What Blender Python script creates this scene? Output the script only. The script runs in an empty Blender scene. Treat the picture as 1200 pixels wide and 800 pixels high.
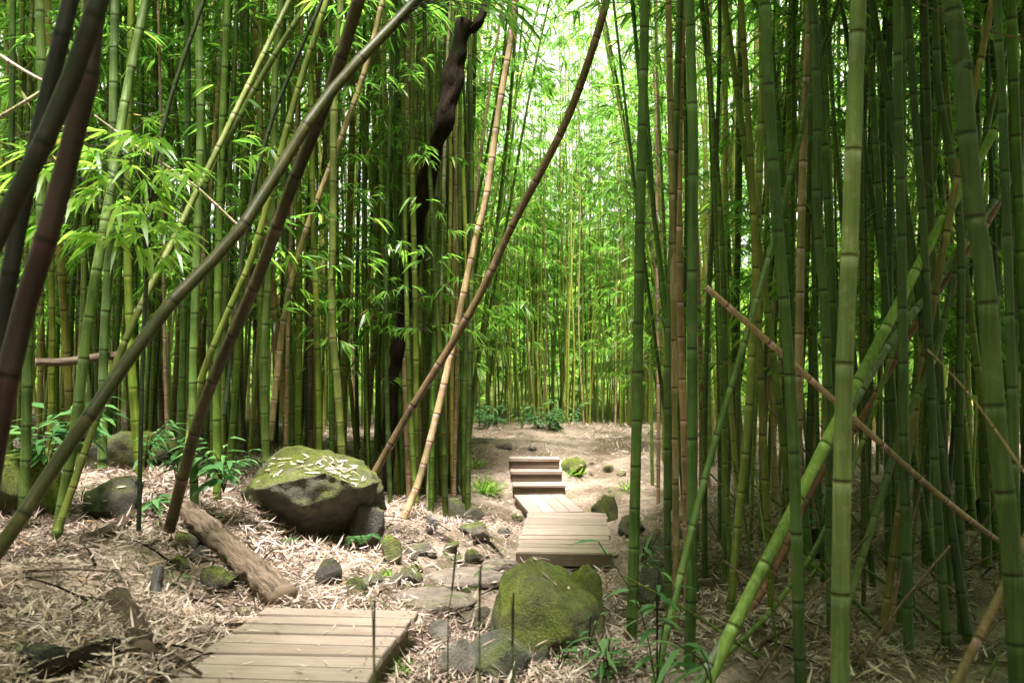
import bpy, math, random
import numpy as np
from mathutils import Vector, Matrix, noise
from mathutils.bvhtree import BVHTree

random.seed(7)
R = np.random.RandomState(11)
C = bpy.context.scene.collection
sc = bpy.context.scene
rad = math.radians

# ------------------------------------------------------------------ camera
CAMZ, FOC = 1.6, 1100.0
PITCH = math.atan(30 / FOC)
cam = bpy.data.cameras.new('camera')
cam.lens = 33.0; cam.sensor_width = 36.0; cam.clip_start = 0.05; cam.clip_end = 600
cam.dof.use_dof = True; cam.dof.focus_distance = 9.0; cam.dof.aperture_fstop = 3.2
co = bpy.data.objects.new('camera', cam); C.objects.link(co)
co.location = (0, 0, CAMZ); co.rotation_euler = (math.pi / 2 + PITCH, 0, 0)
sc.camera = co
CP, SP = math.cos(PITCH), math.sin(PITCH)

def P(px, py, d):
    u = (px - 600) / FOC; v = (400 - py) / FOC
    k = d / (CP - SP * v)
    return np.array((u * k, d, CAMZ + (v * CP + SP) * k))

# ------------------------------------------------------------------ terrain
def _h(ix, iy, s):
    n = (ix * 374761393 + iy * 668265263 + s * 1442695041) & 0xffffffff
    n = ((n ^ (n >> 13)) * 1274126177) & 0xffffffff
    return ((n ^ (n >> 16)) & 0xffff) / 65535.0

def vnoise(x, y, s=0):
    x = np.asarray(x, float); y = np.asarray(y, float)
    ix = np.floor(x).astype(np.int64); iy = np.floor(y).astype(np.int64)
    fx = x - ix; fy = y - iy
    fx = fx * fx * (3 - 2 * fx); fy = fy * fy * (3 - 2 * fy)
    a = _h(ix, iy, s); b = _h(ix + 1, iy, s); c = _h(ix, iy + 1, s); d = _h(ix + 1, iy + 1, s)
    return (a * (1 - fx) + b * fx) * (1 - fy) + (c * (1 - fx) + d * fx) * fy - .5

TP = [(-1.2, 2.5, .10), (-1.0, 4, .08), (-.95, 5.4, .06), (-.3, 4, -.05), (.3, 4, -.08), (-.2, 5.5, -.12),
      (.3, 6.2, -.18), (-.3, 7.0, -.14), (-.3, 7.6, -.12), (.2, 7.6, -.17), (.7, 7.6, -.15), (.5, 8.4, -.2), (.6, 9.5, -.22), (.5, 10.8, -.22), (.25, 11.6, -.15),
      (.3, 12.9, .36), (.2, 14, .42), (0, 15, .44), (2, 15, .44), (0, 18, .46), (3, 18, .44), (1.5, 13.8, .28), (1.15, 12, .08), (1.2, 10.8, -.05),
      (-.3, 11, 0), (-.15, 10.2, -.12), (-.35, 12, .15), (-.7, 12.2, .25), (-.6, 9.5, .05), (-.9, 7.0, .0), (-1.3, 6.6, .05), (-.75, 10.5, .14), (-1.1, 9.4, .28),
      (-1.6, 7.4, .2), (-2.1, 7.6, .52), (-2.4, 7.1, .5), (-1.9, 6.3, .28), (-1.55, 5.75, .1), (-2.7, 6, .47), (-3.3, 6, .56), (-2.1, 4.3, .33),
      (-1.65, 4.0, .2), (-2.4, 3.6, .37), (-1.6, 3.0, .2), (-3.8, 7, .6), (-3.2, 8, .68), (-5, 10, .75), (-2.5, 10, .6), (-4, 13, .85), (-1.5, 13, .5), (-1.5, 16, .5), (-9, 14, .9), (-9, 6, .8), (-5, 4, .6),
      (.75, 5.7, -.11), (.75, 4.4, -.06), (1.3, 7.8, .06), (1.5, 5.5, .1), (2.4, 7.5, .1), (3, 6.5, .05), (2, 4, .05), (3.2, 4, .05), (1.2, 3, .02), (4.3, 12, .2), (2.2, 10.5, .1), (7, 8, .1), (8, 15, .3),
      (0, 1, .0), (0, -4, 0), (-4, -3, .2), (4, -3, 0), (0, 26, .5), (-14, 27, .9), (14, 26, .5), (0, 34, 2.4), (14, 34, 2.4), (-14, 34, 2.6), (30, 34, 2.4), (-30, 34, 2.6), (0, 46, 9), (22, 46, 9), (-22, 46, 9), (45, 46, 9), (-45, 46, 9), (0, 62, 13), (30, 62, 13), (-30, 62, 13), (-25, 10, .8), (25, 10, .2), (0, -30, 0), (70, 62, 13), (-70, 62, 13), (0, 110, 14), (100, 110, 14), (-100, 110, 14), (60, -60, 0), (-60, -60, .4)]
TP = np.array(TP)

def ground(x, y):
    x = np.atleast_1d(np.asarray(x, float)); y = np.atleast_1d(np.asarray(y, float))
    out = np.zeros_like(x)
    for i in range(0, len(x), 20000):
        a = x[i:i + 20000, None] - TP[None, :, 0]; b = y[i:i + 20000, None] - TP[None, :, 1]
        w = 1.0 / (a * a + b * b + .04) ** 1.7
        out[i:i + 20000] = (w * TP[None, :, 2]).sum(1) / w.sum(1)
    out += .10 * vnoise(x * 1.3, y * 1.3, 1) + .06 * vnoise(x * 3.1, y * 3.1, 2) + .03 * vnoise(x * 7, y * 7, 3)
    # beaten path and built work stay smooth and a little lower
    near = np.exp(-((x - .55) ** 2 / .5 + (y - 9.6) ** 2 / 2.2))
    out -= .06 * near
    return out

def g1(x, y):
    return float(ground([x], [y])[0])

def hit(px, py, d0=1.2, d1=60):
    ds = np.concatenate([np.arange(d0, 14, .03), np.arange(14, d1, .2)])
    pts = np.array([P(px, py, d) for d in ds])
    below = np.nonzero(pts[:, 2] <= ground(pts[:, 0], pts[:, 1]))[0]
    return pts[below[0]] if len(below) else pts[-1]

# ------------------------------------------------------------------ materials
def mat(name):
    m = bpy.data.materials.new(name); m.use_nodes = True
    nt = m.node_tree; nt.nodes.clear()
    out = nt.nodes.new('ShaderNodeOutputMaterial')
    return m, nt, out

def nd(nt, t, **kw):
    n = nt.nodes.new(t)
    for k, v in kw.items():
        if k.startswith('i_'):
            key = k[2:]
            key = int(key) if key.isdigit() else key.replace('_', ' ')
            n.inputs[key].default_value = v
        else:
            setattr(n, k, v)
    return n

def ramp(nt, stops, interp='LINEAR'):
    n = nt.nodes.new('ShaderNodeValToRGB'); cr = n.color_ramp; cr.interpolation = interp
    while len(cr.elements) > 1: cr.elements.remove(cr.elements[-1])
    cr.elements[0].position = stops[0][0]; cr.elements[0].color = (*stops[0][1], 1)
    for p, c in stops[1:]:
        e = cr.elements.new(p); e.color = (*c, 1)
    return n

def mix(nt, a, b, f, mode='MIX'):
    n = nt.nodes.new('ShaderNodeMix'); n.data_type = 'RGBA'; n.blend_type = mode
    for s, v in ((6, a), (7, b), (0, f)):
        if hasattr(v, 'is_linked') or hasattr(v, 'links'): nt.links.new(v, n.inputs[s])
        elif isinstance(v, tuple): n.inputs[s].default_value = (*v, 1)
        else: n.inputs[s].default_value = v
    return n.outputs[2]

def bump(nt, h, strength, dist, bsdf):
    b = nd(nt, 'ShaderNodeBump', i_Strength=strength, i_Distance=dist)
    nt.links.new(h, b.inputs['Height']); nt.links.new(b.outputs[0], bsdf.inputs['Normal'])

def g(v): return (v, v, v)

def culm_material():
    m, nt, out = mat('bamboo skin'); L = nt.links.new
    oi = nd(nt, 'ShaderNodeObjectInfo'); uv = nd(nt, 'ShaderNodeUVMap'); tc = nd(nt, 'ShaderNodeTexCoord')
    sx = nd(nt, 'ShaderNodeSeparateXYZ'); L(uv.outputs[0], sx.inputs[0])
    ring = ramp(nt, [(0, (.22, .15, .08)), (.008, (.3, .2, .1)), (.018, g(1)), (.972, g(1)), (.982, (.5, .42, .28)), (.992, (.3, .22, .12)), (1, (.2, .14, .08))])
    L(sx.outputs[1], ring.inputs[0])
    bloom = ramp(nt, [(0, g(0)), (.84, g(0)), (.91, g(.3)), (.955, g(.5)), (.96, g(0)), (1, g(0))])
    L(sx.outputs[1], bloom.inputs[0])
    mp = nd(nt, 'ShaderNodeMapping'); mp.inputs['Scale'].default_value = (60, 60, 3); L(tc.outputs['Object'], mp.inputs[0])
    n1 = nd(nt, 'ShaderNodeTexNoise', i_Scale=1.0, i_Detail=3.0); L(mp.outputs[0], n1.inputs[0])
    n2 = nd(nt, 'ShaderNodeTexNoise', i_Scale=2.2, i_Detail=4.0); L(tc.outputs['Object'], n2.inputs[0])
    add = nd(nt, 'ShaderNodeVectorMath', operation='ADD')
    L(tc.outputs['Object'], add.inputs[0])
    cmb = nd(nt, 'ShaderNodeMath', operation='MULTIPLY', i_1=37.0); L(oi.outputs['Random'], cmb.inputs[0]); L(cmb.outputs[0], add.inputs[1]); L(add.outputs[0], n2.inputs[0])
    v1 = ramp(nt, [(.28, g(.55)), (.72, g(1.25))]); L(n1.outputs[0], v1.inputs[0])
    c = mix(nt, oi.outputs['Color'], v1.outputs[0], 1.0, 'MULTIPLY')
    mot = ramp(nt, [(.45, g(0)), (.72, g(.75))]); L(n2.outputs[0], mot.inputs[0])
    c2 = mix(nt, oi.outputs['Color'], (1.5, 1.35, 1.6), 1.0, 'MULTIPLY')
    c = mix(nt, c, c2, mot.outputs[0])
    # old lichen blotches
    n3 = nd(nt, 'ShaderNodeTexNoise', i_Scale=14.0, i_Detail=5.0, i_Roughness=.7); L(add.outputs[0], n3.inputs[0])
    lf = ramp(nt, [(.54, g(0)), (.64, g(.75))]); L(n3.outputs[0], lf.inputs[0])
    lc = mix(nt, c, (1.7, 1.35, 2.4), 1.0, 'MULTIPLY'); c = mix(nt, c, lc, lf.outputs[0])
    n4 = nd(nt, 'ShaderNodeTexNoise', i_Scale=1.3, i_Detail=2.0); L(add.outputs[0], n4.inputs[0])
    dk = ramp(nt, [(.35, (.62, .66, .6)), (.6, (1.12, 1.1, 1.1))]); L(n4.outputs[0], dk.inputs[0]); c = mix(nt, c, dk.outputs[0], 1.0, 'MULTIPLY')
    # pale scratches and specks
    mp3 = nd(nt, 'ShaderNodeMapping'); mp3.inputs['Scale'].default_value = (90, 90, 22); L(tc.outputs['Object'], mp3.inputs[0])
    n5 = nd(nt, 'ShaderNodeTexNoise', i_Scale=1.0, i_Detail=2.0); L(mp3.outputs[0], n5.inputs[0])
    sp = ramp(nt, [(.68, g(0)), (.74, g(.5))]); L(n5.outputs[0], sp.inputs[0]); c = mix(nt, c, mix(nt, c, (2.4, 2.0, 3.2), 1.0, 'MULTIPLY'), sp.outputs[0])
    c = mix(nt, c, mix(nt, c, (3.0, 2.7, 6.0), 1.0, 'MULTIPLY'), bloom.outputs[0])
    c = mix(nt, c, ring.outputs[0], 1.0, 'MULTIPLY')
    b = nd(nt, 'ShaderNodeBsdfPrincipled', i_Roughness=.5); b.inputs['Specular IOR Level'].default_value = .26
    L(c, b.inputs['Base Color']); bump(nt, n1.outputs[0], .12, .004, b)
    L(b.outputs[0], out.inputs[0]); return m

def leaf_material(name, stops, tr, trmix=.5, rough=.33):
    m, nt, out = mat(name); L = nt.links.new
    at = nd(nt, 'ShaderNodeAttribute', attribute_name='rnd')
    rp = ramp(nt, stops); L(at.outputs['Fac'], rp.inputs[0])
    rt = mix(nt, rp.outputs[0], tr, 1.0, 'MULTIPLY')
    d = nd(nt, 'ShaderNodeBsdfPrincipled', i_Roughness=rough); d.inputs['Specular IOR Level'].default_value = .32
    L(rp.outputs[0], d.inputs['Base Color'])
    t = nd(nt, 'ShaderNodeBsdfTranslucent'); L(rt, t.inputs[0])
    mx = nd(nt, 'ShaderNodeMixShader', i_0=trmix); L(d.outputs[0], mx.inputs[1]); L(t.outputs[0], mx.inputs[2])
    L(mx.outputs[0], out.inputs[0]); return m

def bark_material(name, dark, light, moss=None, scale=(14, 4, 1), mossmin=.55):
    m, nt, out = mat(name); L = nt.links.new
    tc = nd(nt, 'ShaderNodeTexCoord'); mp = nd(nt, 'ShaderNodeMapping'); mp.inputs['Scale'].default_value = scale
    uv = nd(nt, 'ShaderNodeUVMap')
    L(uv.outputs[0], mp.inputs[0])
    n1 = nd(nt, 'ShaderNodeTexNoise', i_Scale=1.0, i_Detail=7.0, i_Roughness=.7, i_Distortion=.5); L(mp.outputs[0], n1.inputs[0])
    n2 = nd(nt, 'ShaderNodeTexNoise', i_Scale=6.0, i_Detail=5.0); L(tc.outputs['Object'], n2.inputs[0])
    r1 = ramp(nt, [(.3, dark), (.68, light)]); L(n1.outputs[0], r1.inputs[0]); c = r1.outputs[0]
    if moss:
        r2 = ramp(nt, [(mossmin, g(0)), (mossmin + .12, g(.85))]); L(n2.outputs[0], r2.inputs[0]); c = mix(nt, c, moss, r2.outputs[0])
    b = nd(nt, 'ShaderNodeBsdfPrincipled', i_Roughness=.95); b.inputs['Specular IOR Level'].default_value = .12; L(c, b.inputs['Base Color'])
    bump(nt, n1.outputs[0], 1.0, .08, b); L(b.outputs[0], out.inputs[0]); return m

def wood_material(name, a, bcol, axis_scale):
    m, nt, out = mat(name); L = nt.links.new
    tc = nd(nt, 'ShaderNodeTexCoord'); oi = nd(nt, 'ShaderNodeObjectInfo')
    mp = nd(nt, 'ShaderNodeMapping'); mp.inputs['Scale'].default_value = axis_scale
    off = nd(nt, 'ShaderNodeMath', operation='MULTIPLY', i_1=53.0); L(oi.outputs['Random'], off.inputs[0])
    cx = nd(nt, 'ShaderNodeCombineXYZ'); L(off.outputs[0], cx.inputs[0]); L(off.outputs[0], cx.inputs[1])
    L(tc.outputs['Object'], mp.inputs[0]); L(cx.outputs[0], mp.inputs['Location'])
    n1 = nd(nt, 'ShaderNodeTexNoise', i_Scale=1.0, i_Detail=6.0, i_Roughness=.6, i_Distortion=.8); L(mp.outputs[0], n1.inputs[0])
    mp2 = nd(nt, 'ShaderNodeMapping'); L(tc.outputs['Object'], mp2.inputs[0]); L(cx.outputs[0], mp2.inputs['Location'])
    n2 = nd(nt, 'ShaderNodeTexNoise', i_Scale=5.0, i_Detail=4.0, i_Roughness=.6); L(mp2.outputs[0], n2.inputs[0])
    r1 = ramp(nt, [(.25, a), (.75, bcol)]); L(n1.outputs[0], r1.inputs[0])
    v = ramp(nt, [(.0, g(.72)), (1, g(1.15))]); L(oi.outputs['Random'], v.inputs[0])
    c = mix(nt, r1.outputs[0], v.outputs[0], 1.0, 'MULTIPLY')
    st = ramp(nt, [(.52, g(0)), (.72, g(.55))]); L(n2.outputs[0], st.inputs[0])
    c = mix(nt, c, (.16, .115, .075), st.outputs[0])
    b = nd(nt, 'ShaderNodeBsdfPrincipled', i_Roughness=.72); L(c, b.inputs['Base Color'])
    bump(nt, n1.outputs[0], .35, .006, b); L(b.outputs[0], out.inputs[0]); return m

def rock_material():
    m, nt, out = mat('mossy stone'); L = nt.links.new
    tc = nd(nt, 'ShaderNodeTexCoord'); oi = nd(nt, 'ShaderNodeObjectInfo'); ge = nd(nt, 'ShaderNodeNewGeometry')
    n1 = nd(nt, 'ShaderNodeTexNoise', i_Scale=9.0, i_Detail=8.0, i_Roughness=.68); L(ge.outputs['Position'], n1.inputs[0])
    n2 = nd(nt, 'ShaderNodeTexNoise', i_Scale=3.2, i_Detail=5.0, i_Roughness=.6); L(ge.outputs['Position'], n2.inputs[0])
    n3 = nd(nt, 'ShaderNodeTexNoise', i_Scale=70.0, i_Detail=4.0, i_Roughness=.7); L(ge.outputs['Position'], n3.inputs[0])
    rs = ramp(nt, [(.3, g(.45)), (.5, g(.9)), (.72, g(1.5))]); L(n1.outputs[0], rs.inputs[0])
    stone = mix(nt, mix(nt, oi.outputs['Color'], (1.6, 1.5, 1.4), 1.0, 'MULTIPLY'), rs.outputs[0], 1.0, 'MULTIPLY')
    mossr = ramp(nt, [(.25, (.045, .06, .007)), (.5, (.14, .175, .016)), (.75, (.28, .30, .035))]); L(n3.outputs[0], mossr.inputs[0])
    mossv = ramp(nt, [(.35, g(.6)), (.65, g(1.3))]); L(n1.outputs[0], mossv.inputs[0])
    mossc = mix(nt, mossr.outputs[0], mossv.outputs[0], 1.0, 'MULTIPLY')
    sz = nd(nt, 'ShaderNodeSeparateXYZ'); L(ge.outputs['Normal'], sz.inputs[0])
    # cover grows with upward slope, noise and the stone's own mossiness (alpha)
    a1 = nd(nt, 'ShaderNodeMath', operation='MULTIPLY', i_1=.22); L(sz.outputs[2], a1.inputs[0])
    a2 = nd(nt, 'ShaderNodeMath', operation='ADD'); L(a1.outputs[0], a2.inputs[0]); L(n2.outputs[0], a2.inputs[1])
    a3 = nd(nt, 'ShaderNodeMath', operation='ADD'); L(a2.outputs[0], a3.inputs[0]); L(oi.outputs['Alpha'], a3.inputs[1])
    fr = ramp(nt, [(.37, g(0)), (.46, g(.65)), (.56, g(1))])
    sc2 = nd(nt, 'ShaderNodeMath', operation='MULTIPLY', i_1=.5); L(a3.outputs[0], sc2.inputs[0])
    L(sc2.outputs[0], fr.inputs[0])
    c = mix(nt, stone, mossc, fr.outputs[0])
    b = nd(nt, 'ShaderNodeBsdfPrincipled', i_Roughness=.85); b.inputs['Specular IOR Level'].default_value = .3
    L(c, b.inputs['Base Color'])
    hs = mix(nt, n1.outputs[0], n3.outputs[0], .5)
    bump(nt, hs, 1.0, .11, b); L(b.outputs[0], out.inputs[0]); return m

def ground_material():
    m, nt, out = mat('forest floor'); L = nt.links.new
    ge = nd(nt, 'ShaderNodeNewGeometry')
    n1 = nd(nt, 'ShaderNodeTexNoise', i_Scale=1.1, i_Detail=6.0, i_Roughness=.6); L(ge.outputs['Position'], n1.inputs[0])
    n2 = nd(nt, 'ShaderNodeTexNoise', i_Scale=45.0, i_Detail=6.0, i_Roughness=.75); L(ge.outputs['Position'], n2.inputs[0])
    n3 = nd(nt, 'ShaderNodeTexNoise', i_Scale=2.4, i_Detail=5.0); L(ge.outputs['Position'], n3.inputs[0])
    soil = ramp(nt, [(.3, (.05, .034, .022)), (.55, (.13, .095, .065)), (.75, (.30, .235, .18))]); L(n2.outputs[0], soil.inputs[0])
    dust = ramp(nt, [(.3, (.16, .115, .085)), (.55, (.36, .28, .22)), (.8, (.48, .40, .33))]); L(n2.outputs[0], dust.inputs[0])
    f = ramp(nt, [(.42, g(0)), (.6, g(1))]); L(n1.outputs[0], f.inputs[0])
    c = mix(nt, soil.outputs[0], dust.outputs[0], f.outputs[0])
    mf = ramp(nt, [(.60, g(0)), (.70, g(.7))]); L(n3.outputs[0], mf.inputs[0])
    c = mix(nt, c, (.08, .11, .02), mf.outputs[0])
    sy = nd(nt, 'ShaderNodeSeparateXYZ'); L(ge.outputs['Position'], sy.inputs[0])
    mr = nd(nt, 'ShaderNodeMapRange'); mr.inputs[1].default_value = 19; mr.inputs[2].default_value = 23; L(sy.outputs[1], mr.inputs[0])
    gv = ramp(nt, [(.3, (.02, .03, .006)), (.7, (.07, .10, .016))]); L(n2.outputs[0], gv.inputs[0]); c = mix(nt, c, gv.outputs[0], mr.outputs[0])
    b = nd(nt, 'ShaderNodeBsdfPrincipled', i_Roughness=.95); b.inputs['Specular IOR Level'].default_value = .15
    L(c, b.inputs['Base Color']); bump(nt, n2.outputs[0], .9, .03, b); L(b.outputs[0], out.inputs[0]); return m

M_CULM = culm_material()
LEAFSTOPS = [(0, (.026, .075, .009)), (.35, (.052, .130, .014)), (.7, (.088, .182, .018)), (.96, (.14, .22, .026)), (.985, (.38, .27, .06)), (1, (.42, .30, .12))]
def culm_far_material():
    m, nt, out = mat('distant bamboo skin'); L = nt.links.new
    at = nd(nt, 'ShaderNodeAttribute', attribute_name='rnd'); uv = nd(nt, 'ShaderNodeUVMap'); sx = nd(nt, 'ShaderNodeSeparateXYZ'); L(uv.outputs[0], sx.inputs[0])
    rp = ramp(nt, [(0, (.06, .09, .01)), (.35, (.13, .17, .018)), (.65, (.23, .25, .035)), (.86, (.30, .27, .06)), (.93, (.24, .17, .08)), (1, (.14, .09, .045))]); L(at.outputs['Fac'], rp.inputs[0])
    ring = ramp(nt, [(0, g(.4)), (.05, g(1)), (.95, g(1)), (1, g(.4))]); L(sx.outputs[1], ring.inputs[0])
    b = nd(nt, 'ShaderNodeBsdfPrincipled', i_Roughness=.45); L(mix(nt, rp.outputs[0], ring.outputs[0], 1.0, 'MULTIPLY'), b.inputs['Base Color']); L(b.outputs[0], out.inputs[0]); return m
M_CULMFAR = culm_far_material()
M_LEAF = leaf_material('bamboo leaf', LEAFSTOPS, (3.3, 3.25, 3.8), .55)
M_BROAD = leaf_material('broad leaf', [(0, (.028, .085, .028)), (.5, (.048, .13, .042)), (1, (.095, .20, .07))], (2.4, 2.4, 1.8), .35, .28)
M_LITTER = leaf_material('dry leaf', [(0, (.045, .029, .02)), (.28, (.13, .09, .065)), (.52, (.34, .25, .21)), (.78, (.46, .36, .31)), (.93, (.60, .50, .45)), (.97, (.34, .20, .09)), (.98, (.12, .16, .03)), (1, (.10, .15, .03))], (.9, .85, .75), .2, .6)
M_SHEATH = leaf_material('dry sheath', [(0, (.24, .16, .085)), (1, (.36, .26, .16))], (1, .9, .7), .2, .6)
M_DARK = bark_material('rotten bark', (.006, .004, .0025), (.034, .020, .011), (.018, .026, .005))
M_LOG = bark_material('weathered log', (.07, .048, .034), (.30, .215, .16), None, (16, 5, 1))
M_LOGM = bark_material('mossy log', (.03, .022, .016), (.12, .085, .06), (.08, .10, .015), (14, 6, 1), .6)
M_LOGG = bark_material('grey log', (.05, .042, .042), (.21, .185, .18), None, (14, 3, 1))
M_PLANK = wood_material('weathered plank', (.225, .16, .128), (.36, .28, .235), (3, 40, 40))
M_FASCIA = wood_material('shade-toned board', (.07, .046, .028), (.135, .092, .06), (3, 40, 40))  # plank wood darkened for risers, beams and fronts, shading put into the colour
M_ROCK = rock_material()
M_GROUND = ground_material()

# ------------------------------------------------------------------ mesh building
class Geo:
    def __init__(s): s.v = []; s.f = []; s.n = 0
    def add(s, v, F, mat=0, rnd=None, uv=None, smooth=True):
        v = np.asarray(v, np.float32)
        for k, f in enumerate(F):
            f = np.asarray(f, np.int32)
            s.f.append((f + s.n, mat, (rnd[k] if rnd is not None else None), (uv[k] if uv is not None else None), smooth))
        s.v.append(v); s.n += len(v)
    def build(s, name, mats):
        me = bpy.data.meshes.new(name)
        V = np.concatenate(s.v); me.vertices.add(len(V)); me.vertices.foreach_set('co', V.ravel())
        loops = np.concatenate([f.ravel() for f, *_ in s.f]); me.loops.add(len(loops)); me.loops.foreach_set('vertex_index', loops)
        tot = np.concatenate([np.full(len(f), f.shape[1], np.int32) for f, *_ in s.f])
        st = np.zeros(len(tot), np.int32); st[1:] = np.cumsum(tot)[:-1]
        me.polygons.add(len(tot)); me.polygons.foreach_set('loop_start', st)
        me.polygons.foreach_set('material_index', np.concatenate([np.full(len(f), m, np.int32) for f, m, *_ in s.f]))
        me.polygons.foreach_set('use_smooth', np.concatenate([np.full(len(f), sm, bool) for f, _, _, _, sm in s.f]))
        if any(r is not None for _, _, r, _, _ in s.f):
            a = me.attributes.new('rnd', 'FLOAT', 'FACE')
            a.data.foreach_set('value', np.concatenate([(r if r is not None else np.full(len(f), .5)) for f, _, r, _, _ in s.f]).astype(np.float32))
        if any(u is not None for _, _, _, u, _ in s.f):
            l = me.uv_layers.new(name='UVMap')
            l.data.foreach_set('uv', np.concatenate([(u.ravel() if u is not None else np.full(f.size * 2, .5)) for f, _, _, u, _ in s.f]).astype(np.float32))
        me.update(calc_edges=True)
        for m in mats: me.materials.append(m)
        return me

def link(name, me, parent=None, color=None):
    o = bpy.data.objects.new(name, me); C.objects.link(o)
    if parent is not None: o.parent = parent
    if color is not None: o.color = color
    return o

def tag(o, label=None, cat=None, group=None, kind=None):
    if label: o['label'] = label
    if cat: o['category'] = cat
    if group: o['group'] = group
    if kind: o['kind'] = kind
    return o

def thing(name, loc, label, cat, group=None, rz=0):
    o = bpy.data.objects.new(name, None); C.objects.link(o); o.empty_display_size = .1
    o.location = loc; o.rotation_euler = (0, 0, rz)
    return tag(o, label, cat, group)

def unit(v):
    v = np.asarray(v, float); return v / (np.linalg.norm(v, axis=-1, keepdims=True) + 1e-9)

def smooth_path(pts, step):
    """Catmull-Rom through pts, resampled every `step` metres."""
    p = np.asarray(pts, float)
    if len(p) == 2: dense = p[0] + (p[1] - p[0]) * np.linspace(0, 1, 60)[:, None]
    else:
        q = np.vstack([2 * p[0] - p[1], p, 2 * p[-1] - p[-2]]); out = []
        for i in range(1, len(q) - 2):
            t = np.linspace(0, 1, 24, endpoint=False)[:, None]
            a, b, c, d = q[i - 1], q[i], q[i + 1], q[i + 2]
            out.append(.5 * (2 * b + (c - a) * t + (2 * a - 5 * b + 4 * c - d) * t ** 2 + (3 * b - a - 3 * c + d) * t ** 3))
        dense = np.vstack(out + [p[-1:]])
    s = np.concatenate([[0], np.cumsum(np.linalg.norm(np.diff(dense, axis=0), axis=1))])
    n = max(2, int(s[-1] / step) + 1); t = np.linspace(0, s[-1], n)
    return np.stack([np.interp(t, s, dense[:, k]) for k in range(3)], 1), t

def frames(path):
    T = unit(np.gradient(path, axis=0))
    ref = np.array([1.0, 0, 0]) if abs(T[0][0]) < .8 else np.array([0, 1.0, 0])
    A = unit(np.cross(T, ref)); B = np.cross(T, A)
    return T, A, B

def tube(path, rads, sides=8, cap=True, tcoord=None, noise_amp=0, seed=0):
    path = np.asarray(path, float); n = len(path)
    T, A, B = frames(path); th = np.linspace(0, 2 * np.pi, sides, endpoint=False)
    rr = np.asarray(rads)[:, None] * np.ones(sides)[None]
    if noise_amp:
        k = np.arange(n)[:, None]; k = k * (1 if noise_amp > .6 else .5); rr = rr * (1 + noise_amp * (.35 * vnoise(k * 1.1, np.cos(th)[None] * 5 + k * 0, seed + 9) + .35 * vnoise(k * .8, np.sin(th)[None] * 7 + k * 0, seed + 12))) * (1 + noise_amp * (vnoise(k * .33, np.cos(th)[None] * 1.2 + k * 0, seed) + vnoise(k * .9, np.sin(th)[None] * 2.2 + k * 0, seed + 5)))
    v = path[:, None] + (A[:, None] * np.cos(th)[None, :, None] + B[:, None] * np.sin(th)[None, :, None]) * rr[:, :, None]
    i = np.arange(n - 1)[:, None] * sides; j = np.arange(sides)[None]; j2 = (j + 1) % sides
    q = np.stack([i + j, i + j2, i + sides + j2, i + sides + j], -1).reshape(-1, 4)
    v = v.reshape(-1, 3); uv = None
    if tcoord is not None:
        a = np.repeat(tcoord[:-1, 1], sides); b = np.repeat(tcoord[1:, 0], sides)
        u0 = np.tile(np.arange(sides) / sides, n - 1); u1 = u0 + 1 / sides
        uv = np.stack([np.stack([u0, a], -1), np.stack([u1, a], -1), np.stack([u1, b], -1), np.stack([u0, b], -1)], 1)
    F = [q]; U = [uv]
    if cap:
        v = np.vstack([v, path[:1], path[-1:]]); c0, c1 = n * sides, n * sides + 1
        jj = np.arange(sides); k = (n - 1) * sides
        f = np.concatenate([np.stack([jj, np.full(sides, c0), (jj + 1) % sides], -1), np.stack([k + jj, k + (jj + 1) % sides, np.full(sides, c1)], -1)])
        F.append(f); U.append(np.full((len(f), 3, 2), .5) if uv is not None else None)
    return v, F, U

def culm_tube(pts, r0, r1, internode=.3, sides=12, lod=0, seed=0):
    """bamboo stalk: rings of nodes, uv.y runs 0..1 inside every internode"""
    rng = np.random.RandomState(seed)
    path, t = smooth_path(pts, .05)
    total = t[-1]; nodes = [0.0]; s = rng.uniform(.05, .2)
    while s < total:
        nodes.append(s); s += internode * rng.uniform(.85, 1.15) * (.65 + .35 * min(1, s / 1.2))
    nodes.append(total)
    prof = [(0, 1.0), (.03, 1.075), (.06, 1.0), (.5, .985), (.935, 1.0), (.968, 1.05)] if lod == 0 else [(0, 1.06), (.06, 1.0), (.94, 1.0)]
    ss, kk, tc = [], [], []
    for i in range(len(nodes) - 1):
        a, b = nodes[i], nodes[i + 1]; ln = max(b - a, 1e-4)
        fx = .3 / ln if ln > .3 else 1.0
        for k, (f, m) in enumerate(prof):
            ff = f * fx if f < .4 else (1 - (1 - f) * fx if f > .6 else f)
            ss.append(a + ff * ln); kk.append(m); tc.append((1.0 if k == 0 else f, f))
    ss.append(total); kk.append(1.0); tc.append((1.0, 1.0))
    ss = np.array(ss); pp = np.stack([np.interp(ss, t, path[:, c]) for c in range(3)], 1)
    # slight kink at the nodes
    r = (r0 + (r1 - r0) * (ss / total)) * np.array(kk)
    v, F, U = tube(pp, r, sides, True, np.array(tc)) if True else None
    return v, F, U, path

# ------------------------------------------------------------------ leaves
class Leaves:
    def __init__(s): s.p = []; s.d = []; s.n = []; s.l = []; s.w = []; s.k = []; s.r = []
    def leaf(s, p, d, n, l, w, droop, r): s.p.append(p); s.d.append(d); s.n.append(n); s.l.append(l); s.w.append(w); s.k.append(droop); s.r.append(r)
    def arrays(s): return [np.array(x, float) for x in (s.p, s.d, s.n, s.l, s.w, s.k, s.r)]

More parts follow.
